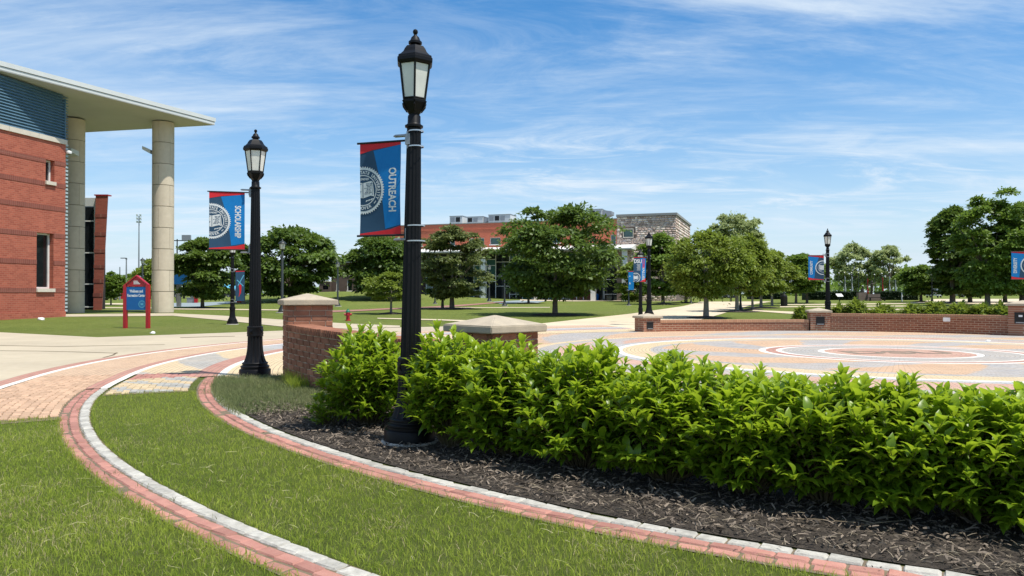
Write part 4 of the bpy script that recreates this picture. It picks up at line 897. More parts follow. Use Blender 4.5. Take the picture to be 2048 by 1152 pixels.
x, y = scatter(26000, -5.5, -2.5, 11.5, 16, lambda x, y, r, th: (r > 16.85) & (r < 17.35) & (th > 203.8) & (th < 208)); o = link('tall_grass', blades('tall_grass', x, y, (0.15, 0.34), (0.005, 0.009), 0.6, 'blade')); tag(o, 'taller grass tufts along the foot of the curved wall', 'grass', kind='stuff')
# weeds in the paving joints
jt = lambda x, y, r, th: ((r > 18.5) & (r < 18.95) & (th > 200) & (th < 209) & (np.sin(x*11)*np.sin(y*9) > 0.15)) | ((r > 20.45) & (r < 20.72) & (th > 205) & (th < 236) & (np.sin(x*6.3+2)*np.sin(y*7.1) > 0.86))
x, y = scatter(60000, -7, 1, 4, 15, jt); o = link('joint_weeds', blades('joint_weeds', x, y, (0.02, 0.06), (0.003, 0.006), 1.0, 'weed_blade', z0=0.03)); tag(o, 'small weeds sprouting from the joints of the brick edging', 'weeds', kind='stuff')

# ---------------------------------------------------------------- trees
CARD = (np.array([(0, 0, 0), (0.45, 0.30, 0.04), (1.0, 0, -0.12), (0.45, -0.30, 0.04)]), np.array([(0, 1, 2, 3)]))
def tree(base, trunk_h, trunk_r, cc_, rx, ry, rz, mat, nleaf, lsz, label, seed, ncl=60, flat=0.42, cs=0.22, bark='bark', group=None, name='tree', mulch=0.0, gaps=0.0, low=0.0, cat='tree', limbs=9, droop=0.15):
    """cc_: crown centre height above the base; rx, ry, rz: crown half sizes"""
    rs = np.random.RandomState(seed); root = empty(name, base, 0, label, cat, group)
    tr = MB(); j = rs.uniform(-0.06, 0.06, 4)*trunk_h*0.3
    top = max(trunk_h, cc_+rz*0.15)
    tr.tube([(0, 0, -0.1), (0, 0, 0.06*trunk_h), (j[0]*.4, j[1]*.4, 0.5*trunk_h), (j[0], j[1], trunk_h), (j[0]*1.5, j[1]*1.5, top)], [trunk_r*1.7, trunk_r*1.12, trunk_r*0.92, trunk_r*0.8, trunk_r*0.25], 10)
    lob = rs.normal(0, 1, (9, 3)); lob = lob/np.linalg.norm(lob, axis=1, keepdims=True); lw = rs.uniform(-0.24, 0.24, 9)
    zeta = rs.uniform(-0.97, 1.0, ncl); az_ = rs.rand(ncl)*2*math.pi; hr = np.sqrt(1-np.abs(zeta)**2.3)*np.where(zeta < -0.5, 0.92, 1.0); d = np.stack([np.cos(az_)*hr, np.sin(az_)*hr, zeta], 1); q = 0.66+0.34*rs.rand(ncl)**0.6
    q[:ncl//5] *= 0.6
    q = q*(1+(np.clip(d@lob.T-0.35, 0, 1)*lw).sum(1)); C = d*np.stack([q, q, np.maximum(q, 0.9)], 1)*np.array([rx, ry, rz])*(1-cs*0.4)+np.array([0, 0, cc_])
    rad = cs*(0.6+0.8*rs.rand(ncl))*min(rx, rz*1.2)
    for k in range(min(limbs, ncl)):
        c = C[-1-k]; s0 = np.array([j[0], j[1], trunk_h*rs.uniform(0.85, 1.15)]); m = s0*0.5+c*0.5+np.array([0, 0, 0.08*rz]); tr.tube([tuple(s0), tuple(m), tuple(c)], [trunk_r*0.5, trunk_r*0.28, trunk_r*0.1], 6)
    tr.build('trunk', bark, root, True)
    k = rs.randint(0, ncl, nleaf); o3 = rs.normal(0, 0.55, (nleaf, 3)); o3[:, 2] = np.abs(o3[:, 2])*0.9-0.35; off = o3*rad[k][:, None]*np.array([1, 1, flat]); off[:, 2] -= droop*rad[k]*(o3[:, 0]**2+o3[:, 1]**2)
    P = C[k]+off; n = nleaf; out = norm(off*np.array([1, 1, 0.3])+norm(C[k]-np.array([0, 0, cc_]))*rad[k][:, None]*0.4)
    D = out+rs.normal(0, 0.55, (n, 3)); D[:, 2] -= 0.25; up = np.tile([0, 0, 1.0], (n, 1))+rs.normal(0, 0.45, (n, 3))+out*0.3
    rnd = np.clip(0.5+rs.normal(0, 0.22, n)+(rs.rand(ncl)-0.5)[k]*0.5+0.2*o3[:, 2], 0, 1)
    keep = P[:, 2] > max(0.25, min(trunk_h*0.5, cc_-rz*0.98))
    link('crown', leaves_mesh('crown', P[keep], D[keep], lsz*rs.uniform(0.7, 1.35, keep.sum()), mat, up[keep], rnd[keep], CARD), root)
    if mulch: MB().lathe([(mulch, 0.0), (mulch*0.8, 0.07), (mulch*0.35, 0.13), (0.05, 0.15)], 20).build('mulch_ring', 'mulch', root, True)
    return root
def tpx(xt, yb, x0, x1, yt, ybot, mat, label, seed, dens=1.0, Y=None, lpx=7.0, tw=8, cols=60, **k):
    """a tree sized from its outline in the photograph"""
    q = at(xt, yb) if Y is None else Vector((PX(xt, Y), Y, Z(PX(xt, Y), Y))); s_ = q.y/FPX
    zt_, zb_ = PZ(yt, q.y)-q.z, PZ(ybot, q.y)-q.z; rx = (x1-x0)/2*s_; rz = (zt_-zb_)/2; sh = ((x0+x1)/2-xt)*s_
    A = (x1-x0)*(ybot-yt); n = int(min(33000, max(4000, A*1.7*dens*(7.0/lpx)**2)))
    r = tree(q, max(zb_*1.25, rz*0.5), tw*s_/2, (zt_+zb_)/2, rx, rx*0.9, rz, mat, n, lpx*s_*1.04, label, seed, ncl=cols, **k)
    for c in r.children:
        if c.name.startswith('crown'): c.location.x = sh
    return r
G1, G2, G3 = 'trees on the lawn', 'trees lining the walkway', 'trees on the right'
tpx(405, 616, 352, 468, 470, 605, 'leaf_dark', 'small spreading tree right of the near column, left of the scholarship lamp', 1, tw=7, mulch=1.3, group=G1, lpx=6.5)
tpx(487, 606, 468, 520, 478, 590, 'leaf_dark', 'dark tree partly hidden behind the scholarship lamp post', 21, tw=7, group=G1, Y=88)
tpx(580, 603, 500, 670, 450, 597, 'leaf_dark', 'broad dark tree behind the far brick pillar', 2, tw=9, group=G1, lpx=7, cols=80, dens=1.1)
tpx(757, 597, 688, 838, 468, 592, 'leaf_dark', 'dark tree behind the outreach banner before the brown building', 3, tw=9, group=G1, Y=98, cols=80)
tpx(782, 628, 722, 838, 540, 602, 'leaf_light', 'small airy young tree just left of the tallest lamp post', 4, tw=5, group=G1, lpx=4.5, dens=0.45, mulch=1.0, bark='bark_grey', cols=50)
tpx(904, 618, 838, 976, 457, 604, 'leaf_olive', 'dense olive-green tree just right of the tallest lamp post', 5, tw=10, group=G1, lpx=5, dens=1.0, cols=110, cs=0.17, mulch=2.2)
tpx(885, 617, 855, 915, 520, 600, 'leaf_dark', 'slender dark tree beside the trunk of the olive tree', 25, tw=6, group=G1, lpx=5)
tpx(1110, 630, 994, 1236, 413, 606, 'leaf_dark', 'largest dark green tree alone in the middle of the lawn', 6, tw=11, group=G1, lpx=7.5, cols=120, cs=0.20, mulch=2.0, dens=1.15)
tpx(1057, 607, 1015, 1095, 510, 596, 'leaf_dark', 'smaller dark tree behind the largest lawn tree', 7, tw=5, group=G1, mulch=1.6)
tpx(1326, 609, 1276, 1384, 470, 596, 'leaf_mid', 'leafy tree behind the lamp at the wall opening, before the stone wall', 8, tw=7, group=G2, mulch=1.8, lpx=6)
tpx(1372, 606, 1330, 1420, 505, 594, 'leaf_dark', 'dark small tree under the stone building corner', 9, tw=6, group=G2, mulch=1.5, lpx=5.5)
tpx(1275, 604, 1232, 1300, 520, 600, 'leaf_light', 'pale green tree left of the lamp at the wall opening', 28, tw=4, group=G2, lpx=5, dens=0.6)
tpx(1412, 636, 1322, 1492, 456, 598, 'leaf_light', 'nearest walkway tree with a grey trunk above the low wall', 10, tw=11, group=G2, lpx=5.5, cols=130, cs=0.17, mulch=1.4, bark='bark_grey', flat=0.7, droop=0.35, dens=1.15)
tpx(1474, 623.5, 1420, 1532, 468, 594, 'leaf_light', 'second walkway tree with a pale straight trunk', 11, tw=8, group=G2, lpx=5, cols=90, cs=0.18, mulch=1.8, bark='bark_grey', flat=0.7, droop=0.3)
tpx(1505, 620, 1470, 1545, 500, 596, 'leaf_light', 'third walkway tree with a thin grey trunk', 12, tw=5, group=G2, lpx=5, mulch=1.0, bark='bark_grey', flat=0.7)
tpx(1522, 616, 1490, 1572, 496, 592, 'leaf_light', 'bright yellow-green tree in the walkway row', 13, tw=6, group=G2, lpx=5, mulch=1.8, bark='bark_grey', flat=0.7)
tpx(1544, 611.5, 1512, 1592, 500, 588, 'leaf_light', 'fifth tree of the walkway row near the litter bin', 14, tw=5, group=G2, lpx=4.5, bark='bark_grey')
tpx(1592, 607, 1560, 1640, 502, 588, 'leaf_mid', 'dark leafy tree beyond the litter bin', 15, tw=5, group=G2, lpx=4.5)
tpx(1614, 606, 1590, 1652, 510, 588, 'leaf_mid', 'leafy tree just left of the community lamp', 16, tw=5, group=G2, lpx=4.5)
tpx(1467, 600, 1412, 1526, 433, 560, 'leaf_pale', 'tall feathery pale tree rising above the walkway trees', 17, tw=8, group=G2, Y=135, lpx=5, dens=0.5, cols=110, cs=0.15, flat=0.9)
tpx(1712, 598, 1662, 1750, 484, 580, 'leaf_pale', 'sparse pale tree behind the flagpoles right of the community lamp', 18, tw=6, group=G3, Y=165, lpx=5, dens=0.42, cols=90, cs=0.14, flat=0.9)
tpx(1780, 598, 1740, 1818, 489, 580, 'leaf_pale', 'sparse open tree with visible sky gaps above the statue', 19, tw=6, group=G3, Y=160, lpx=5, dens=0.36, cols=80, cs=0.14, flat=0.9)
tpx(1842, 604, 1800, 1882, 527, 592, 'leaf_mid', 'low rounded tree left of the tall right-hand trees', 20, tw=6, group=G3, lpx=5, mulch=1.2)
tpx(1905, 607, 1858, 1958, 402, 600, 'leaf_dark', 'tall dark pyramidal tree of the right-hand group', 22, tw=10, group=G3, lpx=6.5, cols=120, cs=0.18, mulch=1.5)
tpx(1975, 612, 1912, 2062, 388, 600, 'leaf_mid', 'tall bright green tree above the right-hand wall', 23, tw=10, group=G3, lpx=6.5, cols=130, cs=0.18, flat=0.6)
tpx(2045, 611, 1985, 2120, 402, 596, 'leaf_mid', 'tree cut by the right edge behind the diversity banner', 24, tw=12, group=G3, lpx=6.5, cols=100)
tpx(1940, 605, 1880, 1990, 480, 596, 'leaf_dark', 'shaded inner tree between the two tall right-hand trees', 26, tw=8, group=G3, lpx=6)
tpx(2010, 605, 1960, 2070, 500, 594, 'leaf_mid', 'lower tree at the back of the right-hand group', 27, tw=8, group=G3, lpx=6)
tpx(222, 598, 199, 247, 545, 597, 'leaf_mid', 'rounded evergreen shrub beside the leaning brick fin', 31, tw=3, Y=84, lpx=4.5, group='bushes in the left background')
tpx(300, 597, 272, 352, 515, 592, 'leaf_light', 'light green tree showing left of the near column', 32, tw=4, Y=118, lpx=5, group='trees far behind the sign')
tpx(258, 597, 238, 285, 548, 594, 'leaf_mid', 'low round tree on the skyline behind the sign', 33, tw=3, Y=150, lpx=4.5, group='trees far behind the sign')
tpx(368, 597, 348, 400, 512, 585, 'leaf_light', 'pale tree behind the twin floodlight pole', 34, tw=4, Y=120, lpx=5, group='trees far behind the sign')
# far woods: reads as one mass
rs = np.random.RandomState(5); n = 26000; a = rs.uniform(-1, 1, n); xx = a*330; yy = 250+rs.uniform(0, 40, n); hh = 5.0+2.6*np.sin(xx*0.11)+1.5*np.sin(xx*0.33+1)+1.2*np.sin(xx*0.71)
P = np.stack([xx, yy, zt(xx, yy)+rs.rand(n)**0.7*np.maximum(hh, 2.5)], 1)
o = link('far_woods', leaves_mesh('far_woods', P, rs.normal(0, 1, (n, 3)), rs.uniform(1.2, 2.4, n), 'leaf_mid', None, None, CARD)); tag(o, 'low belt of distant trees along the horizon', 'woods', kind='stuff')

def leafy_mass(name, label, cat, P, lsz, mat, group=None, kind=None, seed=0, core=None):
    rs = np.random.RandomState(seed); n = len(P); D = rs.normal(0, 1, (n, 3)); D[:, 2] *= 0.6; c = P.mean(0); c[2] = P[:, 2].min()
    root = empty(name, tuple(c), 0, label, cat, group)
    link('foliage', leaves_mesh('foliage', P-c, D, lsz*rs.uniform(0.7, 1.3, n), mat, None, None, CARD), root)
    if core is not None: core.build('branches', 'hedge_leaf', root, world=True)
    return root
# clipped hedge behind the statue
def hedge_px(x0, x1, yt, Y, depth, label, seed):
    rs = np.random.RandomState(seed); X0, X1 = PX(x0, Y), PX(x1, Y); zb = Z((X0+X1)/2, Y); H = PZ(yt, Y)-zb; n = int((X1-X0)*420)
    x = rs.uniform(X0, X1, n); y = Y+rs.uniform(0, depth, n); z = zb+H*rs.rand(n); f = rs.rand(n); y = np.where(f < 0.6, Y+rs.uniform(0, 0.12, n), y); z = np.where(f > 0.6, zb+H-rs.uniform(0, 0.12, n), z)
    return leafy_mass('clipped_hedge', label, 'hedge', np.stack([x, y, z], 1), 0.24, 'hedge_leaf', 'clipped hedges behind the lawn', seed=seed, core=MB().box(X0+.1, X1-.1, Y+.12, Y+depth-.1, zb-0.1, zb+H-0.12))
hedge_px(1612, 1722, 583.5, 112, 2.0, 'dark clipped hedge left of the statue', 1)
hedge_px(1760, 1838, 583, 112, 2.0, 'dark clipped hedge right of the statue', 2)
hedge_px(1500, 1572, 586, 118, 2.0, 'dark clipped hedge seen between the walkway trunks', 3)
# low shrubs along the back of the far wall
def bush_px(px, Y, wpx, top, label, seed, mat='leaf_light', group='low shrubs behind the far wall'):
    rs = np.random.RandomState(seed); s_ = Y/FPX; x0 = PX(px, Y); zb = Z(x0, Y); H = PZ(top, Y)-zb; rx = wpx*s_/2; n = int(1200+wpx*45)
    d = norm(rs.normal(0, 1, (n, 3))); d[:, 2] = np.abs(d[:, 2]); q = (0.55+0.45*rs.rand(n)**0.5)*(1+0.12*np.sin(d[:, 0]*9+seed)*np.cos(d[:, 1]*7)); P = np.stack([x0+d[:, 0]*q*rx, Y+d[:, 1]*q*min(rx, 0.7), zb+d[:, 2]*q*H], 1)
    return leafy_mass('low_shrub', label, 'shrub', P, 0.16, mat, group, seed=seed)
lab = ['low shrub left of the community pillar', 'sparse low shrub just right of the community lamp', 'bright mounded shrub right of the community lamp', 'low flat shrub right of the bright mound',
       'low shrub left of the white junction box', 'low shrub above the white junction box', 'dense low shrub midway along the right-hand wall', 'dense low shrub before the right-hand pillar', 'low shrub touching the tall right-hand pillar']
for i, (px, w_, tp, Y) in enumerate([(1602, 34, 617, 40), (1678, 34, 611, 40.5), (1712, 52, 602, 40), (1765, 70, 612, 39.5), (1825, 60, 611, 39.0), (1872, 70, 607, 38.4), (1920, 66, 609, 38), (1965, 60, 610, 37.4), (2000, 44, 610, 36.8)]): bush_px(px, Y, w_, tp, lab[i], i)
# ================================================================== BUILDINGS
def frame(O, a):
    """plan frame: t along the facade direction a, u outward (to the right of a turned clockwise), z up"""
    a = Vector((a[0], a[1], 0)).normalized(); n = Vector((a.y, -a.x, 0))
    return (lambda t, u, z: (O[0]+a.x*t+n.x*u, O[1]+a.y*t+n.y*u, z)), a, n
def facade(F, t0, t1, z0, z1, u0, u1, holes):
    """a wall slab with real openings: boxes round the holes"""
    ts = sorted({t0, t1, *[h[0] for h in holes], *[h[1] for h in holes]}); mb = MB()
    for a, b in zip(ts, ts[1:]):
        hs = sorted([h for h in holes if h[0] <= a+1e-6 and h[1] >= b-1e-6], key=lambda h: h[2]); z = z0
        for h in hs:
            if h[2] > z: mb.obox(F, a, b, u0, u1, z, h[2])
            z = h[3]
        if z < z1: mb.obox(F, a, b, u0, u1, z, z1)
    return mb
# ---------------------------------------------------------------- recreation building on the left
YB = 54.6; OB = (PX(130, YB), YB); F, fa, fn = frame(OB, (0.228, 1))
brickwall('rec_brick', (0.45, 0.130, 0.080), (0.30, 0.075, 0.048), (0.42, 0.19, 0.13), 0.36, 0.13, 0.013, along=(fa.x, fa.y), dirt=0.2)
brickwall('rec_band', (0.25, 0.080, 0.058), (0.205, 0.065, 0.048), (0.29, 0.14, 0.10), 0.16, 0.6, 0.016, along=(fa.x, fa.y), off=0.0, dirt=0.1)
rb = empty('recreation_building', (OB[0], OB[1], Z(*OB)), 0, 'red brick building with blue louvred upper storey and a broad flat roof on stone columns', 'building')
H1, H2 = (-2.46, -1.03, 1.98, 5.80), (-1.74, -0.98, 9.40, 10.90)
facade(F, -26, 0, -0.4, 12.2, -0.6, 0, [H1, H2]).build('wall', 'rec_brick', rb, world=True)
MB().obox(F, -26, 0.03, 0.002, 0.05, -0.4, 0.38).build('plinth', 'rec_brick', rb, world=True)
for z in (1.70, 3.62, 5.52, 7.42, 9.06, 10.63):
    segs = [(-26, 0.01)]
    for h in (H1, H2):
        if h[2] < z+0.3 and h[3] > z: segs = [s_ for a, b in segs for s_ in ((a, h[0]), (h[1], b)) if s_[1]-s_[0] > 0.01 and a < h[0] < b] or segs
    for a, b in segs: MB().obox(F, a, b, 0.002, 0.025, z, z+0.31).build('brick_band', 'rec_band', rb, world=True)
for i in range(11): MB().obox(F, -26+2.36*i+.01, -26+2.36*(i+1)-.01 if i < 10 else 0.06, -0.5, 0.10, 12.205, 12.53).build('stone_coping', 'cast_stone', rb, world=True)
for h in (H1, H2):
    wi = MB().obox(F, h[0], h[1], -0.46, -0.42, h[2], h[3]).build('window', 'dark_glass', rb, world=True)
    k = MB(); fw = 0.13
    k.obox(F, h[1]-fw, h[1], -0.42, -0.34, h[2], h[3]).obox(F, h[0], h[1]-fw, -0.42, -0.36, h[3]-0.12, h[3]).obox(F, h[0], h[1]-fw, -0.42, -0.36, h[2], h[2]+0.1)
    k.build('frame', 'white_paint', wi, world=True)
    MB().obox(F, h[0]-0.05, h[1]+0.04, -0.34, 0.14, h[2]-0.24, h[2]-0.002).build('sill', 'cast_stone', wi, world=True)
MB().obox(F, -26, -0.05, -0.5, -0.22, 12.53, 15.78).build('upper_wall', 'blue_slat', rb, world=True)
for i in range(16):
    z = 12.56+0.2*i; m = MB(); b = [F(-26, -0.22, z), F(-26, -0.06, z+.02), F(-26, -0.07, z+0.06), F(-26, -0.22, z+0.17)]; c = [F(0.02, -0.22, z), F(0.30, -0.06, z+.02), F(0.30, -0.07, z+0.06), F(0.02, -0.22, z+0.17)]
    m.add(b+c, [(0, 1, 2, 3), (7, 6, 5, 4), (0, 4, 5, 1), (1, 5, 6, 2), (2, 6, 7, 3), (3, 7, 4, 0)]); m.build('louvre_slat', 'blue_slat', rb, world=True)
MB().obox(F, 0.0, 0.04, -9, -0.03, 0, 15.5).build('end_wall', 'blue_slat', rb, world=True)
for i in range(48):
    z = 0.35+0.262*i
    if z > 12.4: break
    MB().obox(F, 0.041, 0.30, -9, -0.06, z, z+0.14).build('louvre_slat', 'pale_slat' if i % 1 == 0 else 'blue_slat', rb, world=True)
MB().obox(F, -26, 0.0, -14, -0.62, -0.4, 12.0).build('building_core', 'interior', rb, world=True)
# roof slab
QR = Vector((PX(428, 63.5), 63.5)); dv = Vector((0.49, 0.872)); ZR = 15.56
poly = [QR, QR-dv*30, Vector((-66, 37.4)), QR+Vector((-4.31, 1)).normalized()*36]; zr = [ZR, ZR+0.62, ZR+0.62, ZR]
def slab(e, a, b): c = Vector((-45, 54)); return MB().prism([tuple(p+(p-c).normalized()*e) for p in poly], [z+a for z in zr], [z+b for z in zr])
slab(0, 0, 0.05).build('soffit', 'soffit', rb, world=True)
slab(0.02, 0.052, 0.26).build('fascia', 'fascia', rb, world=True)
slab(-0.04, 0.262, 0.29).build('shadow_gap', 'column_joint', rb, world=True)
slab(0.10, 0.292, 0.60).build('roof', 'fascia', rb, world=True)
# columns of cast stone drums
def drum(r, a0, a1, h, t=0.08, n=10):
    mb = MB(); v = []
    for i in range(n+1):
        a = a0+(a1-a0)*i/n
        for rr, z in ((r, 0), (r, h), (r-t, h), (r-t, 0)): v.append((rr*math.cos(a), rr*math.sin(a), z))
    f = [(i*4+j, i*4+(j+1) % 4, (i+1)*4+(j+1) % 4, (i+1)*4+j) for i in range(n) for j in range(4)]+[(0, 1, 2, 3), tuple(n*4+k for k in (3, 2, 1, 0))]
    return mb.add(v, f)
for px, pw, yb, lab in ((325.5, 41, 626, 'n'), (146, 41, 627, 'f')):
    q = at(px, yb); q.y += 0.8; q.x = PX(px, q.y); q.z = Z(q.x, q.y); rr = pw/2*q.y/FPX; cH = ZR-q.z; nb = 9; hh = cH/nb
    cr = MB().lathe([(rr-0.05, 0), (rr-0.05, cH)], 32).build('column', 'column_joint', rb, True); cr.location = q-rb.location
    dm = drum(rr, 0.012, math.pi*2/3-0.012, hh-0.045).mesh('stone_drum', 'column_stone', True)
    for k in range(nb):
        for j in range(3): link('stone_drum', dm, cr, (0, 0, hh*k+0.02), (0, 0, j*2*math.pi/3+(k % 2)*math.pi/3+0.55))
    # wall-washer lamp on the column
    lx = -rr-0.55 if lab == 'n' else rr*0.2; b = MB().prism([(-0.55, -0.3), (0.1, -0.3), (0.1, 0.3), (-0.55, 0.3)], [0.35, 0.0, 0.0, 0.35], [0.62, 0.32, 0.32, 0.62])
    if lab == 'n': o = b.build('wall_lamp', 'fascia', rb); o.location = (q.x-rr-0.1-rb.location.x, q.y-0.2-rb.location.y, PZ(309, q.y)-rb.location.z)
    else: o = MB().prism([(-0.5, -0.7), (0.5, -0.7), (0.65, 0.1), (-0.65, 0.1)], [0.2, 0.2, 0.0, 0.0], [0.5, 0.5, 0.4, 0.4]).build('wall_lamp', 'fascia', rb); o.location = (q.x+rr*0.3-rb.location.x, q.y-rr-0.1-rb.location.y, PZ(316, q.y)-rb.location.z)
o = MB().lathe([(0.04, -0.10), (0.16, -0.08), (0.19, 0.02), (0.17, 0.10), (0.05, 0.15)], 14).build('security_camera', 'plain_white', rb, True); o.location = Vector(F(0.12, 0.18, 11.66))-rb.location
MB().lathe([(0.09, -0.12), (0.11, -0.06), (0.10, -0.04)], 12).build('lens', 'black_plastic', o, True)
# leaning brick fin and glazed stair behind the columns
YF = 69.0; s_ = YF/FPX; zf = Z(PX(190, YF), YF)
X = lambda p: PX(p, YF)
m = MB(); b = [(X(186.5), YF), (X(203.5), YF), (X(203.5)-0.6, YF+1.2), (X(186.5)-.6, YF+1.2)]; zt2 = PZ(391, YF); t_ = [(X(190.5), YF), (X(215), YF), (X(215)-0.6, YF+1.2), (X(190.5)-.6, YF+1.2)]
m.add([(p[0], p[1], zf-0.2) for p in b]+[(p[0], p[1], zt2) for p in t_], [(3, 2, 1, 0), (4, 5, 6, 7), (0, 1, 5, 4), (1, 2, 6, 5), (2, 3, 7, 6), (3, 0, 4, 7)])
brickwall('fin_brick', (0.36, 0.095, 0.062), (0.29, 0.075, 0.05), (0.3, 0.15, 0.11), 0.42, 0.12, 0.012, along=(0.8, 0.6), dirt=0.12)
fin = m.build('brick_fin', 'fin_brick', rb, world=True)
for yy_ in (431, 468, 502, 533, 562, 590):
    f = (yy_-391)/(618-391); zz_ = PZ(yy_, YF); x0, x1 = X(190.5+(186.5-190.5)*f), X(215+(203.5-215)*f)
    MB().box(x0-0.03, x1+0.03, YF-0.03, YF+0.02, zz_-0.16, zz_+0.16).build('brick_band', 'rec_band', fin, world=True)
MB().box(X(188), X(215.6), YF-0.06, YF+.6, zt2, zt2+0.10).build('fin_coping', 'red_paint', fin, world=True)
MB().box(X(120), X(186), YF+0.5, YF+0.9, PZ(411, YF), PZ(394, YF)).build('stair_parapet', 'fascia', rb, world=True)
rows = [411, 441, 505, 568, 614]
for a, b in zip(rows, rows[1:]):
    for x0, x1 in ((120, 140), (140, 158), (158, 183)):
        g_ = MB().box(X(x0)+0.03, X(x1)-0.03, YF+0.52, YF+0.56, PZ(b, YF)+0.05, PZ(a, YF)-0.05).build('stair_pane', 'dark_glass', rb, world=True)
k = MB()
for yy_ in rows[1:]: k.box(X(120), X(183), YF+0.42, YF+0.519, PZ(yy_, YF)-0.05, PZ(yy_, YF)+0.05)
k.build('mullion', 'white_paint', rb, world=True)
MB().box(X(183), X(186.4), YF+0.35, YF+0.6, zf, PZ(411, YF)).build('mullion', 'white_paint', rb, world=True)
MB().box(X(118), X(180), YF+0.8, YF+2.6, zf, PZ(412, YF)).build('stair_core', 'interior', rb, world=True)

# ---------------------------------------------------------------- student centre with red brick, stone corner, glass wall and canopy
YC = 105.0; OC = (PX(1352, YC), YC); G, ga, gn = frame(OC, (0.945, -0.327))    # t negative runs left and away; u outward to the viewer
zc = Z(*OC); ZT = 12.5
sb = empty('student_centre', (OC[0], OC[1], zc), 0, 'long red brick building with rough stone corner and white canopy behind the trees', 'building')
brickwall('cen_brick', (0.60, 0.165, 0.095), (0.52, 0.135, 0.078), (0.5, 0.22, 0.15), 0.5, 0.16, 0.012, along=(ga.x, ga.y), dirt=0.15)
def tpos(px): r_ = (px-CX)/FPX; return (OC[0]-r_*OC[1])/(r_*ga.y-ga.x)       # t on the facade plane seen at this pixel column
wins = []
for px0, px1 in ((835, 845), (866, 880), (900, 910), (938, 948), (957, 968.5), (980, 1001), (1022, 1034), (1060, 1074), (1100, 1120), (1150, 1164)): wins.append((tpos(px0), tpos(px1), 8.95, 9.95))
lastw = (tpos(1221.5), tpos(1232), 8.6, 9.95)
tS = tpos(1233.5)
facade(G, -46, tS, 8.0, 12.1, -0.5, 0, wins+[lastw]).build('brick_wall', 'cen_brick', sb, world=True)
MB().obox(G, -46, tS, -0.55, 0.06, 12.1, 12.22).build('parapet', 'roof_grey', sb, world=True)
MB().obox(G, -46, tS-0.01, 0.002, 0.05, 11.2, 11.36).build('brick_band', 'cen_brick', sb, world=True)
for h in wins+[lastw]:
    wi = MB().obox(G, h[0], h[1], -0.3, -0.25, h[2], h[3]).build('window', 'teal_glass', sb, world=True)
    k = MB().obox(G, h[0]-0.1, h[1]+0.1, -0.04, 0.10, h[2]-0.14, h[2]-0.005).build('sill', 'white_paint', wi, world=True)
    MB().obox(G, h[0], h[1], -0.24, -0.10, h[3]-0.07, h[3]).obox(G, h[0], h[0]+0.07, -0.24, -0.10, h[2], h[3]-.07).obox(G, h[1]-0.07, h[1], -0.24, -0.10, h[2], h[3]-.07).build('frame', 'fascia', wi, world=True)
# stone corner: random rubble, stones as blocks in uneven courses
hw = (tpos(1247.5), tpos(1266), 9.55, 10.6)
facade(G, tS, 0, zc-0.3, 12.4, -0.5, -0.06, [hw]).build('stone_backing', 'stone_brown', sb, world=True)
wi = MB().obox(G, hw[0], hw[1], -0.3, -0.25, hw[2], hw[3]).build('window', 'teal_glass', sb, world=True)
MB().obox(G, hw[0]-0.08, hw[1]+0.08, -0.2, 0.07, hw[3], hw[3]+0.12).obox(G, hw[0]-0.08, hw[1]+0.08, -0.2, 0.07, hw[2]-0.12, hw[2]).obox(G, hw[0]-0.08, hw[0], -0.2, 0.07, hw[2], hw[3]).obox(G, hw[1], hw[1]+0.08, -0.2, 0.07, hw[2], hw[3]).build('frame', 'cast_stone', wi, world=True)
s = NT('rubble'); r_ = s.attr('rnd'); cr = s.n('ShaderNodeValToRGB'); s.l(r_, cr.inputs[0]); e = cr.color_ramp.elements
e[0].position = 0; e[0].color = (0.34, 0.26, 0.215, 1); e[1].position = 1; e[1].color = (0.86, 0.77, 0.66, 1)
for p, c in ((0.25, (0.50, 0.39, 0.33, 1)), (0.5, (0.62, 0.48, 0.40, 1)), (0.68, (0.58, 0.53, 0.50, 1)), (0.85, (0.72, 0.60, 0.49, 1))): k = e.new(p); k.color = c
s.fin(s.mix(s.math('MULTIPLY', s.noise(3, 4), 0.25), cr.outputs[0], (0.30, 0.22, 0.18)), 0.9, 0.2)
rg = random.Random(4); az = math.atan2(ga.y, ga.x); mb = MB(); rn = []
for face in (0, 1):
    z = 0.0 if face == 0 else 7.6
    while z < 12.35:
        hgt = min(rg.choice((0.16, 0.22, 0.30)) if face == 0 else rg.choice((0.3, 0.45)), 12.4-z); t = (tS if z > 8.0 else tS+1.25) if face == 0 else 0.0; T1 = 0.02 if face == 0 else 18.0
        while t < T1-0.05:
            L_ = min(rg.uniform(0.28, 0.7) if face == 0 else rg.uniform(0.9, 2.2), T1-t)
            if not (face == 0 and t+L_ > hw[0]-.08 and t < hw[1]+.08 and z+hgt > hw[2]-.12 and z < hw[3]+.12):
                e_ = rg.uniform(0.0, 0.03)
                if face == 0: mb.obox(G, t+.015, t+L_-.015, -0.08, 0.0+e_, z+.015, z+hgt-.015)
                else: mb.obox(G, -0.1, 0.0+e_, -t-L_+.02, -t-.02, z+.015, z+hgt-.015)
                rn += [rg.random()]*6
            t += L_
        z += hgt
o = link('stonework', raw_mesh('stonework', np.array(mb.v)-np.array(sb.location), np.array(mb.f), 'rubble', rn), sb); o['kind'] = 'stuff'
MB().obox(G, -0.5, -0.045, -18, -0.5, zc-0.3, 12.4).build('stone_backing', 'stone_brown', sb, world=True)
MB().obox(G, tS-0.05, 0.18, -18.3, 0.18, 12.4, 12.72).build('stone_parapet', 'roof_grey', sb, world=True)
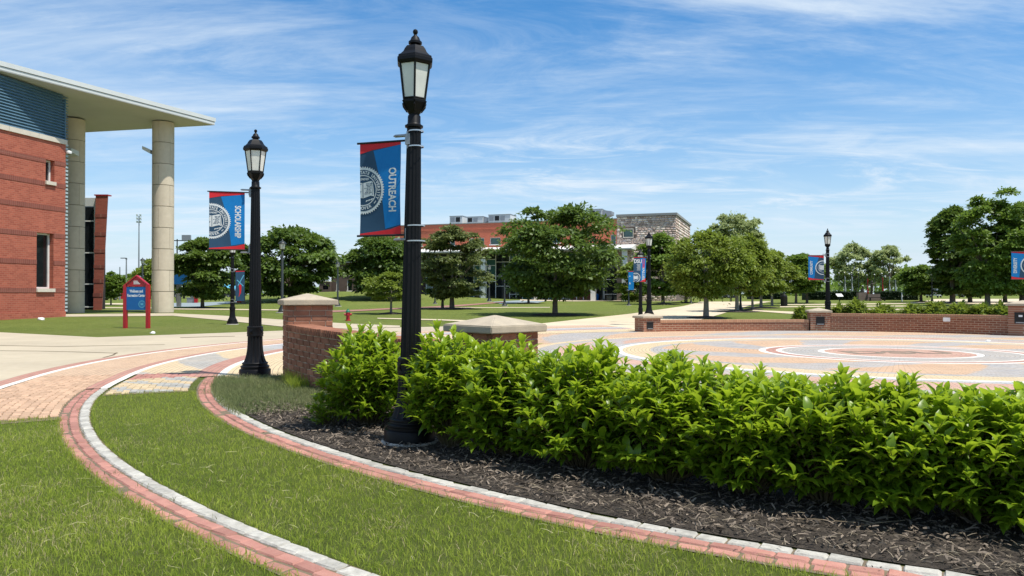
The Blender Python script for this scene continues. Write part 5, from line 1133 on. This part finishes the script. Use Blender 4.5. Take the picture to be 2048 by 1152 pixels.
# lower stone, canopy, columns, glass wall
tL, tR = -38.0, tpos(1272)
cv = [G(t_, u_, z_) for t_ in (tL, tR) for u_, z_ in ((0.1, 7.72), (3.4, 7.72), (3.4, 7.86), (0.1, 8.5))]; MB().add(cv, [(0, 1, 2, 3), (7, 6, 5, 4), (0, 4, 5, 1), (1, 5, 6, 2), (2, 6, 7, 3), (3, 7, 4, 0)]).build('canopy', 'white_paint', sb, world=True)
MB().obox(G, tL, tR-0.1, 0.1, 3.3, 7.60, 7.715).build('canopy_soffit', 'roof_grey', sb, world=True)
for px in (968.5, 1072, 1182.5, 1243.5):
    t = tpos(px)+0.9; MB().obox(G, t-0.33, t+0.33, 2.2, 2.86, zc-0.3, 7.6).build('canopy_column', 'white_paint', sb, world=True)
MB().obox(G, tL, tS+1.2, -5.5, -5.4, zc-0.2, 8.0).build('rear_wall', 'interior', sb, world=True)
rg = random.Random(21); k = MB(); t = tL; zz0 = zc+0.05; pn = 0
while t < tS+1.1:
    wd = rg.choice((1.0, 1.5, 2.2)); wd = min(wd, tS+1.2-t); z = zz0; k.obox(G, t-0.05, t+0.05, -1.10, -0.93, zz0, 7.6)
    while z < 7.55:
        hgt = min(rg.choice((0.9, 1.5, 2.1, 2.8)), 7.6-z)
        if 7.6-z-hgt < 0.5: hgt = 7.6-z
        MB().obox(G, t+0.05, t+wd-0.05, -1.05, -1.02, z+0.04, z+hgt-0.04).build('glass_pane', rg.choice(('dark_glass', 'dark_glass', 'dark_glass', 'teal_glass')), sb, world=True); pn += 1
        k.obox(G, t+0.05, t+wd-0.05, -1.09, -0.95, z-0.04, z+0.04); z += hgt
    t += wd
k.build('mullions', 'white_paint', sb, world=True)
MB().obox(G, -46, -0.6, -18, -0.6, 12.05, 12.09).build('flat_roof', 'roof_grey', sb, world=True)
MB().obox(G, -46, -0.55, -17.9, -5.6, zc-0.2, 12.0).build('building_core', 'interior', sb, world=True)
# rooftop machines
def hvac(px, wpx, ytop, kind, label):
    t = tpos(px); u = -5.0; p = Vector(G(t, u, 12.1)); sc = p.y/FPX; Wd = wpx*sc; H = (PZ(ytop, p.y)-12.1)*0.9
    r = empty('rooftop_unit', p, az, label, 'rooftop unit', 'machines on the red brick roof')
    MB().box(-Wd/2, Wd/2, -1.4, 1.4, 0, H).build('casing', 'fascia', r)
    MB().box(-Wd/2-0.05, Wd/2+0.05, -1.45, 1.45, H, H+0.08).build('lid', 'grey_metal', r)
    for i in range(int(Wd/0.9)): MB().box(-Wd/2+0.15+0.9*i, -Wd/2+0.85+0.9*i, -1.44, -1.401, H*0.45, H*0.9).build('louvre', 'black_plastic' if (i+kind) % 2 else 'grey_metal', r)
    if kind == 1: MB().prism([(Wd/2+.05, -1.2), (Wd/2+1.3, -1.0), (Wd/2+1.3, 1.0), (Wd/2+.05, 1.2)], [H*0.35, H*.6, H*.6, H*.35], [H*.95, H*.85, H*.85, H*.95]).build('hood', 'grey_metal', r)
    return r
hvac(893, 27, 432, 0, 'boxy white rooftop unit nearest the tallest lamp post'); hvac(932, 34, 433.5, 1, 'wide grey rooftop unit with dark louvres'); hvac(982, 46, 429, 0, 'large pale rooftop unit beside the crown of the lawn tree'); hvac(1180, 26, 418, 1, 'rooftop unit with a grey hood right of the lawn tree')
# litter bin by the doors
def bin_px(px, yb, h, mat, label, wpx):
    q = at(px, yb); s_ = q.y/FPX; r = empty('litter_bin', q, 0, label, 'litter bin', 'litter bins'); w_ = wpx*s_/2; H = h*s_
    MB().lathe([(w_*0.85, 0), (w_, 0.05), (w_, H*0.78), (w_*1.05, H*0.80)], 16).build('body', mat, r, True); MB().lathe([(w_*1.06, H*0.80), (w_, H*0.9), (w_*0.5, H), (0.05, H)], 16).build('lid', mat, r, True)
    k = MB()
    for i in range(14): a = i*2*math.pi/14; k.box(0, 0, 0, 0, 0, 0) if False else k.tube([(w_*1.03*math.cos(a), w_*1.03*math.sin(a), 0.08), (w_*1.03*math.cos(a), w_*1.03*math.sin(a), H*0.76)], 0.025, 4)
    k.build('slats', mat, r)
bin_px(1568, 612.5, 24, 'black_plastic', 'dark slatted litter bin beside the walkway trees', 12)
bin_px(1193, 601, 14, 'sign_blue', 'blue bin by the doors of the glass wall', 7)

# ---------------------------------------------------------------- brown brick building on the mound
YD = 121.0; zd = Z(PX(690, YD), YD)-0.3; X = lambda p: PX(p, YD); Zp = lambda y: PZ(y, YD)
bb = empty('brown_building', (X(663), YD, zd), 0, 'dark brown brick building with a flat roof above the grass slope', 'building')
FD = lambda t, u, z: (t, YD-u, z)
wn_ = [(X(668), X(677.5), Zp(550), Zp(528)), (X(688), X(704.6), Zp(550), Zp(538.5)), (X(672.5), X(677.5), Zp(581), Zp(560)), (X(694), X(704), Zp(581), Zp(559.5)), (X(716), X(722), Zp(582), Zp(552)), (X(728), X(744), Zp(582), Zp(566)), (X(750), X(766), Zp(582), Zp(566)), (X(772), X(790), Zp(582), Zp(566)), (X(728), X(746), Zp(550), Zp(538.5)), (X(770), X(786), Zp(550), Zp(538.5))]
facade(FD, X(663), X(850), zd, Zp(525.5), -0.5, 0, wn_).build('wall', 'brown_brick', bb, world=True)
for h in wn_:
    wi = MB().obox(FD, h[0], h[1], -0.35, -0.3, h[2], h[3]).build('window', 'dark_glass', bb, world=True)
    MB().obox(FD, h[0]-0.08, h[1]+0.08, -0.05, 0.1, h[2]-0.16, h[2]-0.004).build('sill', 'cast_stone', wi, world=True)
    MB().obox(FD, h[0], h[0]+0.1, -0.29, -0.15, h[2], h[3]).build('frame', 'white_paint', wi, world=True)
MB().obox(FD, X(660), X(852), -12, 0.5, Zp(525.4), Zp(520)).build('eaves', 'roof_grey', bb, world=True)
MB().obox(FD, X(659), X(853), -12, 0.6, Zp(519.9), Zp(517.5)).build('roof', 'white_paint', bb, world=True)
MB().obox(FD, X(663.5), X(849), -12, -0.6, zd, Zp(526)).build('building_core', 'interior', bb, world=True)
lw = (X(648), X(659), Zp(579), Zp(571.5))
facade(FD, X(641), X(662.9), zd, Zp(564), -0.4, 0.8, [lw]).build('low_wing', 'brown_brick', bb, world=True); MB().obox(FD, lw[0], lw[1], 0.2, 0.25, lw[2], lw[3]).build('window', 'dark_glass', bb, world=True)
MB().obox(FD, X(640), X(662.9), -0.5, 0.95, Zp(563.9), Zp(562.5)).build('wing_coping', 'cast_stone', bb, world=True)

# ================================================================== SIGN, HYDRANT AND OTHER THINGS
q = at(275, 656.5); s_ = q.y/FPX; Xs = lambda p: (p-275)*s_; Zs = lambda y: (656.5-y)*s_
sg = empty('campus_sign', q, R(-6), 'red and blue post-mounted sign reading wellness and recreation center', 'sign')
for x in (249.5, 297.5): MB().box(Xs(x)-0.075, Xs(x)+0.075, -0.1, 0.1, -0.1, Zs(569.5)).build('post', 'red_paint', sg)
pn_ = MB().box(Xs(252.6), Xs(294.4), -0.045, 0.045, Zs(620), Zs(573.8)).build('panel', 'sign_blue', sg)
MB().prism([(0, 0)], 0, 0) if False else None
gb = MB(); gv = [(Xs(249), Zs(573)), (Xs(298), Zs(573)), (Xs(274), Zs(553.5))]
gb.add([(x, -0.055, z) for x, z in gv]+[(x, 0.055, z) for x, z in gv], [(0, 1, 2), (5, 4, 3), (0, 3, 4, 1), (1, 4, 5, 2), (2, 5, 3, 0)]); gab = gb.build('gable', 'red_paint', sg)
for a, b in ((249, 274), (274, 299)):
    za, zb = (Zs(571.5), Zs(552.8)) if a == 249 else (Zs(552.8), Zs(571.5)); m = MB()
    m.add([(Xs(a), y_, za+h_) for y_ in (-0.09, 0.09) for h_ in (0, 0.07)]+[(Xs(b), y_, zb+h_) for y_ in (-0.09, 0.09) for h_ in (0, 0.07)], [(0, 1, 3, 2), (4, 6, 7, 5), (0, 4, 5, 1), (2, 3, 7, 6), (1, 5, 7, 3), (0, 2, 6, 4)]); m.build('gable_trim', 'red_paint', sg)
m = MB()
for i, wd in enumerate((0.36, 0.30, 0.24)): m.box(Xs(268), Xs(268)+wd, -0.061, -0.058, Zs(567.2)+0.075*i*0.9-0.03, Zs(567.2)+0.075*i*0.9+0.012)
m.build('small_print', 'banner_white', gab)
L = []
for tx, yy_ in (('Wellness and', 582.5), ('Recreation Center', 591)):
    tv, tf = text_geo(tx, 0.205); ext = max(p[0] for p in tv)-min(p[0] for p in tv); kx = ((28 if 'W' == tx[0] else 38)*s_)/ext; L.append(([(p[0]*kx+Xs(273.5), Zs(yy_)+p[1]) for p in tv], tf))
v, f = merge(L); MB().add([(a, -0.048, b) for a, b in v], f).build('lettering', 'plain_white', pn_)
c = (Xs(285.5), Zs(608.3)); L = [ring2(*c, 0.155, 0.19, 40), ring2(*c, 0.105, 0.118, 40), ([(c[0]-.07, c[1]+.05), (c[0]+.07, c[1]+.05), (c[0]+.075, c[1]-.03), (c[0], c[1]-.06), (c[0]-.075, c[1]-.03)], [(0, 1, 2, 3, 4)])]
v, f = merge(L); MB().add([(a, -0.048, b) for a, b in v], f).build('seal', 'light_blue', pn_)
# hydrant
q = at(696, 641.5); s_ = q.y/FPX; hd = empty('fire_hydrant', q, 0.3, 'red fire hydrant with a green bonnet on the lawn behind the curved wall', 'hydrant'); k = 24*s_/0.80
MB().lathe([(0.19*k, 0), (0.19*k, 0.05*k), (0.125*k, 0.07*k), (0.12*k, 0.5*k), (0.16*k, 0.52*k), (0.16*k, 0.55*k)], 18).build('barrel', 'red_paint', hd, True)
MB().lathe([(0.155*k, 0.551*k), (0.15*k, 0.62*k), (0.11*k, 0.70*k), (0.05*k, 0.74*k), (0.04*k, 0.80*k)], 18).build('bonnet', 'green_paint', hd, True)
for a in (0, math.pi, -math.pi/2): MB().tube([(0.1*k*math.cos(a), 0.1*k*math.sin(a), 0.42*k), (0.24*k*math.cos(a), 0.24*k*math.sin(a), 0.42*k)], [0.075*k, 0.08*k], 12).build('nozzle', 'red_paint', hd, True)
# white rocks and litter
rg = random.Random(2)
for px, py, r_, lab in ((82, 640, 0.22, 'white stone lying on the grass by the brick building'), (306, 667, 0.12, 'pale scrap on the lawn edge in front of the sign'), (1975, 684, 0.10, 'crumpled white scrap on the right of the plaza')):
    q = at(px, py); bm = bmesh.new(); bmesh.ops.create_icosphere(bm, subdivisions=2, radius=r_)
    for v in bm.verts: v.co *= rg.uniform(0.8, 1.2); v.co.z = max(-0.02, v.co.z*0.7)
    me = bpy.data.meshes.new('rock'); bm.to_mesh(me); bm.free(); me.materials.append(MT['white_paint']); o = link('rock', me, None, q+Vector((0, 0, 0.02))); tag(o, lab, 'stone')
# ---- statue on a pedestal
q = at(1743, 600.5); Ys = 108.0; q = Vector((PX(1743, Ys), Ys, Z(PX(1743, Ys), Ys))); st = empty('statue', q, 0, 'dark bronze figures on a stone pedestal in front of the clipped hedge', 'statue')
MB().box(-0.75, 0.95, -0.6, 0.6, 0, 0.95).box(-0.9, 1.1, -0.75, 0.75, 0, 0.25).build('pedestal', 'stone_brown', st)
MB().box(-1.9, -0.76, -0.2, 0.5, 0, 1.15).build('side_wall', 'stone_brown', st)
m = MB(); m.tube([(0.0, 0, 0.95), (0.02, 0, 1.5), (0.05, 0, 1.95), (0.05, 0, 2.4), (0.06, 0, 2.5)], [0.16, 0.17, 0.22, 0.2, 0.08], 8); m.lathe([(0.05, 2.48), (0.14, 2.56), (0.14, 2.7), (0.06, 2.8)], 10, cx=0.06)
m.tube([(0.2, 0, 2.35), (0.5, 0, 2.45), (0.62, 0, 2.9)], [0.08, 0.07, 0.05], 6); m.tube([(-0.1, 0, 2.3), (-0.45, 0, 2.1), (-0.9, 0, 2.0)], [0.08, 0.07, 0.05], 6); m.build('standing_figure', 'bronze', st, True)
m = MB(); m.tube([(-1.25, 0.1, 1.15), (-1.25, 0.1, 1.75), (-1.2, 0.1, 1.85)], [0.28, 0.2, 0.08], 8); m.lathe([(0.05, 1.84), (0.13, 1.92), (0.12, 2.05), (0.05, 2.12)], 10, cx=-1.2, cy=0.1); m.build('small_figure', 'bronze', st, True)
MB().box(-0.9, 1.3, -1.5, -1.1, 0.42, 0.5).box(-0.85, -0.75, -1.45, -1.15, 0, 0.42).box(1.15, 1.25, -1.45, -1.15, 0, 0.42).build('bench_seat', 'black_plastic', st)
# marker plaque, white post, ground lights
q = Vector((PX(1679, 103), 103, Z(PX(1679, 103), 103))); r = empty('plaque', q, 0, 'slanted white plaque on the lawn before the left hedge', 'plaque'); MB().box(-0.06, 0.06, -0.06, 0.06, 0, 0.7).build('post', 'black_plastic', r); MB().prism([(-0.4, -0.3), (0.4, -0.3), (0.4, 0.3), (-0.4, 0.3)], [0.65, 0.65, 1.0, 1.0], [0.7, 0.7, 1.05, 1.05]).build('board', 'plain_white', r)
q = Vector((PX(1804, 104), 104, Z(PX(1804, 104), 104))); o = MB().lathe([(0.09, 0), (0.08, 1.25), (0.05, 1.3)], 10).build('white_post', 'plain_white', None, True); o.location = q; tag(o, 'white post in front of the right-hand clipped hedge', 'post')
# flagpoles
FL = [(1678, 547, None), (1689, 546, 'flag_white'), (1703, 546, 'flag_white'), (1717.5, 546, None), (1734, 551, 'flag_red'), (1749, 550, None), (1764, 548, 'flag_red'), (1778, 546, 'flag_white'), (1790, 546, 'flag_white')]
for i, (px, yt, fm) in enumerate(FL):
    Y = 140; q = Vector((PX(px, Y), Y, Z(PX(px, Y), Y))); H = PZ(yt, Y)-q.z
    r = empty('flagpole', q, 0, ['first', 'second', 'third', 'fourth', 'fifth', 'sixth', 'seventh', 'eighth', 'ninth'][i]+' flagpole from the left in the row behind the clipped hedges', 'flagpole', 'flagpoles behind the clipped hedges')
    MB().lathe([(0.07, 0), (0.05, H)], 8).build('pole', 'dark_green_metal', r, True); MB().lathe([(0.03, H), (0.11, H+0.08), (0.03, H+0.18)], 8).build('ball', 'plain_white', r, True)
    if fm:
        m = MB(); v = []
        for j in range(7):
            zf_ = H-0.5-j*0.45
            for u in range(4): v.append((0.05+0.065*u*(1+0.3*math.sin(j+u)), 0.1*math.sin(u*2+j), zf_-0.12*u))
        m.add(v, [(j*4+u, j*4+u+1, (j+1)*4+u+1, (j+1)*4+u) for j in range(6) for u in range(3)]); m.build('flag', fm, r, True)
# ---- vehicles
def make_car():
    r = empty('parked_car'); pr = [(-2.2, 0.35), (-2.25, 0.75), (-2.0, 0.95), (-1.1, 1.02), (1.3, 1.0), (2.1, 0.85), (2.25, 0.6), (2.2, 0.35)]
    m = MB(); n = len(pr); W_ = 0.88
    m.add([(x, -W_, z) for x, z in pr]+[(x, W_, z) for x, z in pr], [tuple(range(n)), tuple(range(n, 2*n))[::-1]]+[(i, (i+1) % n, n+(i+1) % n, n+i) for i in range(n)]); m.build('body', 'car_white', r)
    cb = [(-1.9, 0.98, 0.84), (-1.35, 1.48, 0.66), (0.25, 1.52, 0.66), (1.25, 1.0, 0.84)]; m = MB()
    m.add([(x, -w_, z) for x, z, w_ in cb]+[(x, w_, z) for x, z, w_ in cb], [(0, 1, 2, 3), (7, 6, 5, 4), (0, 4, 5, 1), (1, 5, 6, 2), (2, 6, 7, 3)]); m.build('cabin_glass', 'dark_glass', r)
    MB().prism([(-1.4, -0.67), (0.28, -0.67), (0.28, 0.67), (-1.4, 0.67)], 1.49, 1.55).build('roof', 'car_white', r)
    wm = MB().lathe([(0.2, -0.1), (0.33, -0.1), (0.33, 0.1), (0.2, 0.1)], 18).mesh('tyre', 'rubber', True); hm = MB().lathe([(0.19, -0.11), (0.2, 0.11)], 12).mesh('rim', 'grey_metal', True)
    for x in (-1.4, 1.4):
        for y_ in (-0.82, 0.82): wl_ = link('wheel', wm, r, (x, y_, 0.33), (math.pi/2, 0, 0)); link('rim', hm, wl_)
    for y_ in (-0.65, 0.65): MB().box(2.13, 2.21, y_-0.18, y_+0.18, 0.62, 0.78).build('headlight', 'frosted', r); MB().box(-2.24, -2.16, y_-0.16, y_+0.16, 0.68, 0.86).build('tail_light', 'red_paint', r)
    return r
CAR = make_car(); fst = True
def recol(o, mat):
    for c in o.children:
        if c.name.split('.')[0] in ('body', 'roof'): c.data = c.data.copy(); c.data.materials[0] = MT[mat]
for px, Y, rz, mat, lab in [(1868, 135, 0.9, 'car_white', 'white parked car below the right-hand trees'), (1437, 128, 0.1, 'car_white', 'white parked car glimpsed behind the nearest walkway tree'), (1422, 121, 0.2, 'car_dark', 'black parked car glimpsed behind the nearest walkway tree'),
                            (462, 128, 0.1, 'car_dark', 'dark parked car behind the broad left tree'), (205, 110, 1.2, 'car_white', 'white parked car beside the evergreen shrub'), (372, 135, 0.0, 'car_dark', 'dark parked car behind the blue court'), (1925, 150, 0.6, 'car_silver', 'silver parked car in the shade of the right-hand trees'),
                            (445, 140, 0.0, 'car_silver', 'silver parked car left of the small figure in pink')]:
    o = CAR if fst else copy_tree(CAR); fst = False; x_ = PX(px, Y); o.location = (x_, Y, Z(x_, Y)+0.03); o.rotation_euler = (0, 0, rz); tag(o, lab, 'car', 'parked cars'); recol(o, mat)
# ---- people
def person(px, Y, hgt, top, legs, label, face, pack=None):
    x_ = PX(px, Y); k = hgt/1.75; me = bpy.data.meshes.new('person')
    V_ = {'pel': (0, 0, .95), 'wai': (0, .01, 1.12), 'che': (0, .0, 1.36), 'nek': (0, -.01, 1.5), 'hd0': (0, -.02, 1.58), 'hd1': (0, -.02, 1.70), 'sl': (-.19, 0, 1.42), 'el': (-.25, .03, 1.15), 'hl': (-.24, -.07, .92), 'fl': (-.235, -.1, .84), 'sr': (.19, 0, 1.42), 'er': (.25, .03, 1.15), 'hr': (.24, -.09, .93), 'fr': (.235, -.12, .85),
          'pl': (-.1, 0, .9), 'kl': (-.1, -.10, .5), 'al': (-.1, -.04, .09), 'tl': (-.1, -.20, .04), 'pr': (.1, 0, .9), 'kr': (.1, .03, .5), 'ar': (.1, .20, .11), 'tr': (.1, .08, .03)}
    RD = dict(pel=.145, wai=.13, che=.155, nek=.06, hd0=.085, hd1=.095, sl=.075, el=.05, hl=.04, fl=.03, sr=.075, er=.05, hr=.04, fr=.03, pl=.095, kl=.065, al=.05, tl=.04, pr=.095, kr=.065, ar=.05, tr=.04)
    E_ = ['pel-wai', 'wai-che', 'che-nek', 'nek-hd0', 'hd0-hd1', 'che-sl', 'sl-el', 'el-hl', 'hl-fl', 'che-sr', 'sr-er', 'er-hr', 'hr-fr', 'pel-pl', 'pl-kl', 'kl-al', 'al-tl', 'pel-pr', 'pr-kr', 'kr-ar', 'ar-tr']
    nm = list(V_); me.from_pydata([V_[n_] for n_ in nm], [tuple(nm.index(q_) for q_ in e_.split('-')) for e_ in E_], [])
    ob = link('person', me); sk = ob.modifiers.new('skin', 'SKIN'); lay = me.skin_vertices[0].data
    for i, n_ in enumerate(nm): lay[i].radius = (RD[n_], RD[n_]*(0.75 if n_ in ('che', 'wai', 'pel') else 1)); lay[i].use_root = (n_ == 'pel')
    ob.modifiers.new('sub', 'SUBSURF').levels = 1; ob.modifiers['sub'].render_levels = 1
    ev = ob.evaluated_get(bpy.context.evaluated_depsgraph_get()); m2 = bpy.data.meshes.new_from_object(ev); ob.modifiers.clear(); ob.data = m2
    m2.materials.clear()
    for nmx in ('skin', top, legs, 'cloth_black'): m2.materials.append(MT[nmx])
    for p in m2.polygons:
        z = p.center.z; ax = abs(p.center.x); p.use_smooth = True
        p.material_index = 0 if (z > 1.5 or (ax > .2 and z < 1.1)) else 1 if z > 0.98 else 3 if z < 0.12 else 2
    ob.location = (x_, Y, Z(x_, Y)+0.03); ob.rotation_euler = (0, 0, face); ob.scale = (k, k, k); tag(ob, label, 'person', 'people in the distance')
    MB().lathe([(0.1, 1.66), (0.118, 1.72), (0.1, 1.79), (0.03, 1.82)], 12, cy=0.0).build('hair', 'cloth_black', ob, True)
    if pack: MB().prism([(-.2, .10), (.2, .10), (.17, .28), (-.17, .28)], 1.02, 1.5).build('backpack', pack, ob)
    return ob
person(1461.5, 99, 1.78, 'cloth_black', 'cloth_black', 'distant person in dark clothes with a blue bag walking away on the walkway', math.pi, 'cloth_blue')
person(491, 118, 1.7, 'cloth_pink', 'cloth_black', 'distant person in a pink top standing right of the red-emblem banner', 0.4)
# ---- clutter by the court on the left
q = Vector((PX(353, 78), 78, Z(PX(353, 78), 78))); r = empty('basketball_stand', q, 0, 'blue-topped court stand on grey posts right of the near column', 'court stand')
MB().box(-1.0, 1.4, -0.1, 0.1, 2.3, 3.4).build('board', 'sign_blue', r); MB().box(-0.05, 0.3, 0.11, 0.45, 0, 2.6).build('post', 'grey_metal', r)
for px, yb, w_, h_, mat, nm, lab in [(383, 606, 16, 11, 'grey_metal', 'equipment_box', 'grey metal equipment box beside the blue court'), (392.5, 606, 6, 12, 'red_paint', 'red_bin', 'red bin next to the grey equipment box'), (480.5, 605, 12, 7, 'red_paint', 'red_box', 'low red box on the grass right of the left lawn lamp'),
                                     (244, 598, 11, 15, 'red_paint', 'red_booth', 'red and white booth behind the sign post')]:
    q = at(px, yb); s_ = q.y/FPX; r = empty(nm, q, 0.2, lab, nm.replace('_', ' ')); MB().box(-w_*s_/2, w_*s_/2, -0.3, 0.3, 0, h_*s_*0.85).build('body', mat, r); MB().box(-w_*s_/2-.04, w_*s_/2+.04, -0.34, 0.34, h_*s_*0.855, h_*s_).build('lid', 'plain_white' if nm == 'red_booth' else mat, r)
for px, Y, w_, h_, lab in [(454, 150, 9, 2.6, 'light blue canopy tent behind the left lawn, nearer the sign'), (472, 150, 9, 2.4, 'light blue canopy tent behind the red-emblem banner'), (430, 155, 7, 2.2, 'small light blue canopy tent left of the others')]:
    x_ = PX(px, Y); r = empty('canopy_tent', (x_, Y, Z(x_, Y)), 0, lab, 'tent', 'blue tents in the left distance'); a = 1.5
    MB().add([(-a, -a, h_*.7), (a, -a, h_*.7), (a, a, h_*.7), (-a, a, h_*.7), (0, 0, h_*1.15)], [(0, 1, 4), (1, 2, 4), (2, 3, 4), (3, 0, 4)]).build('roof', 'light_blue', r)
    for sx_ in (-a, a):
        for sy_ in (-a, a): MB().box(sx_-.04, sx_+.04, sy_-.04, sy_+.04, 0, h_*.7).build('leg', 'grey_metal', r)
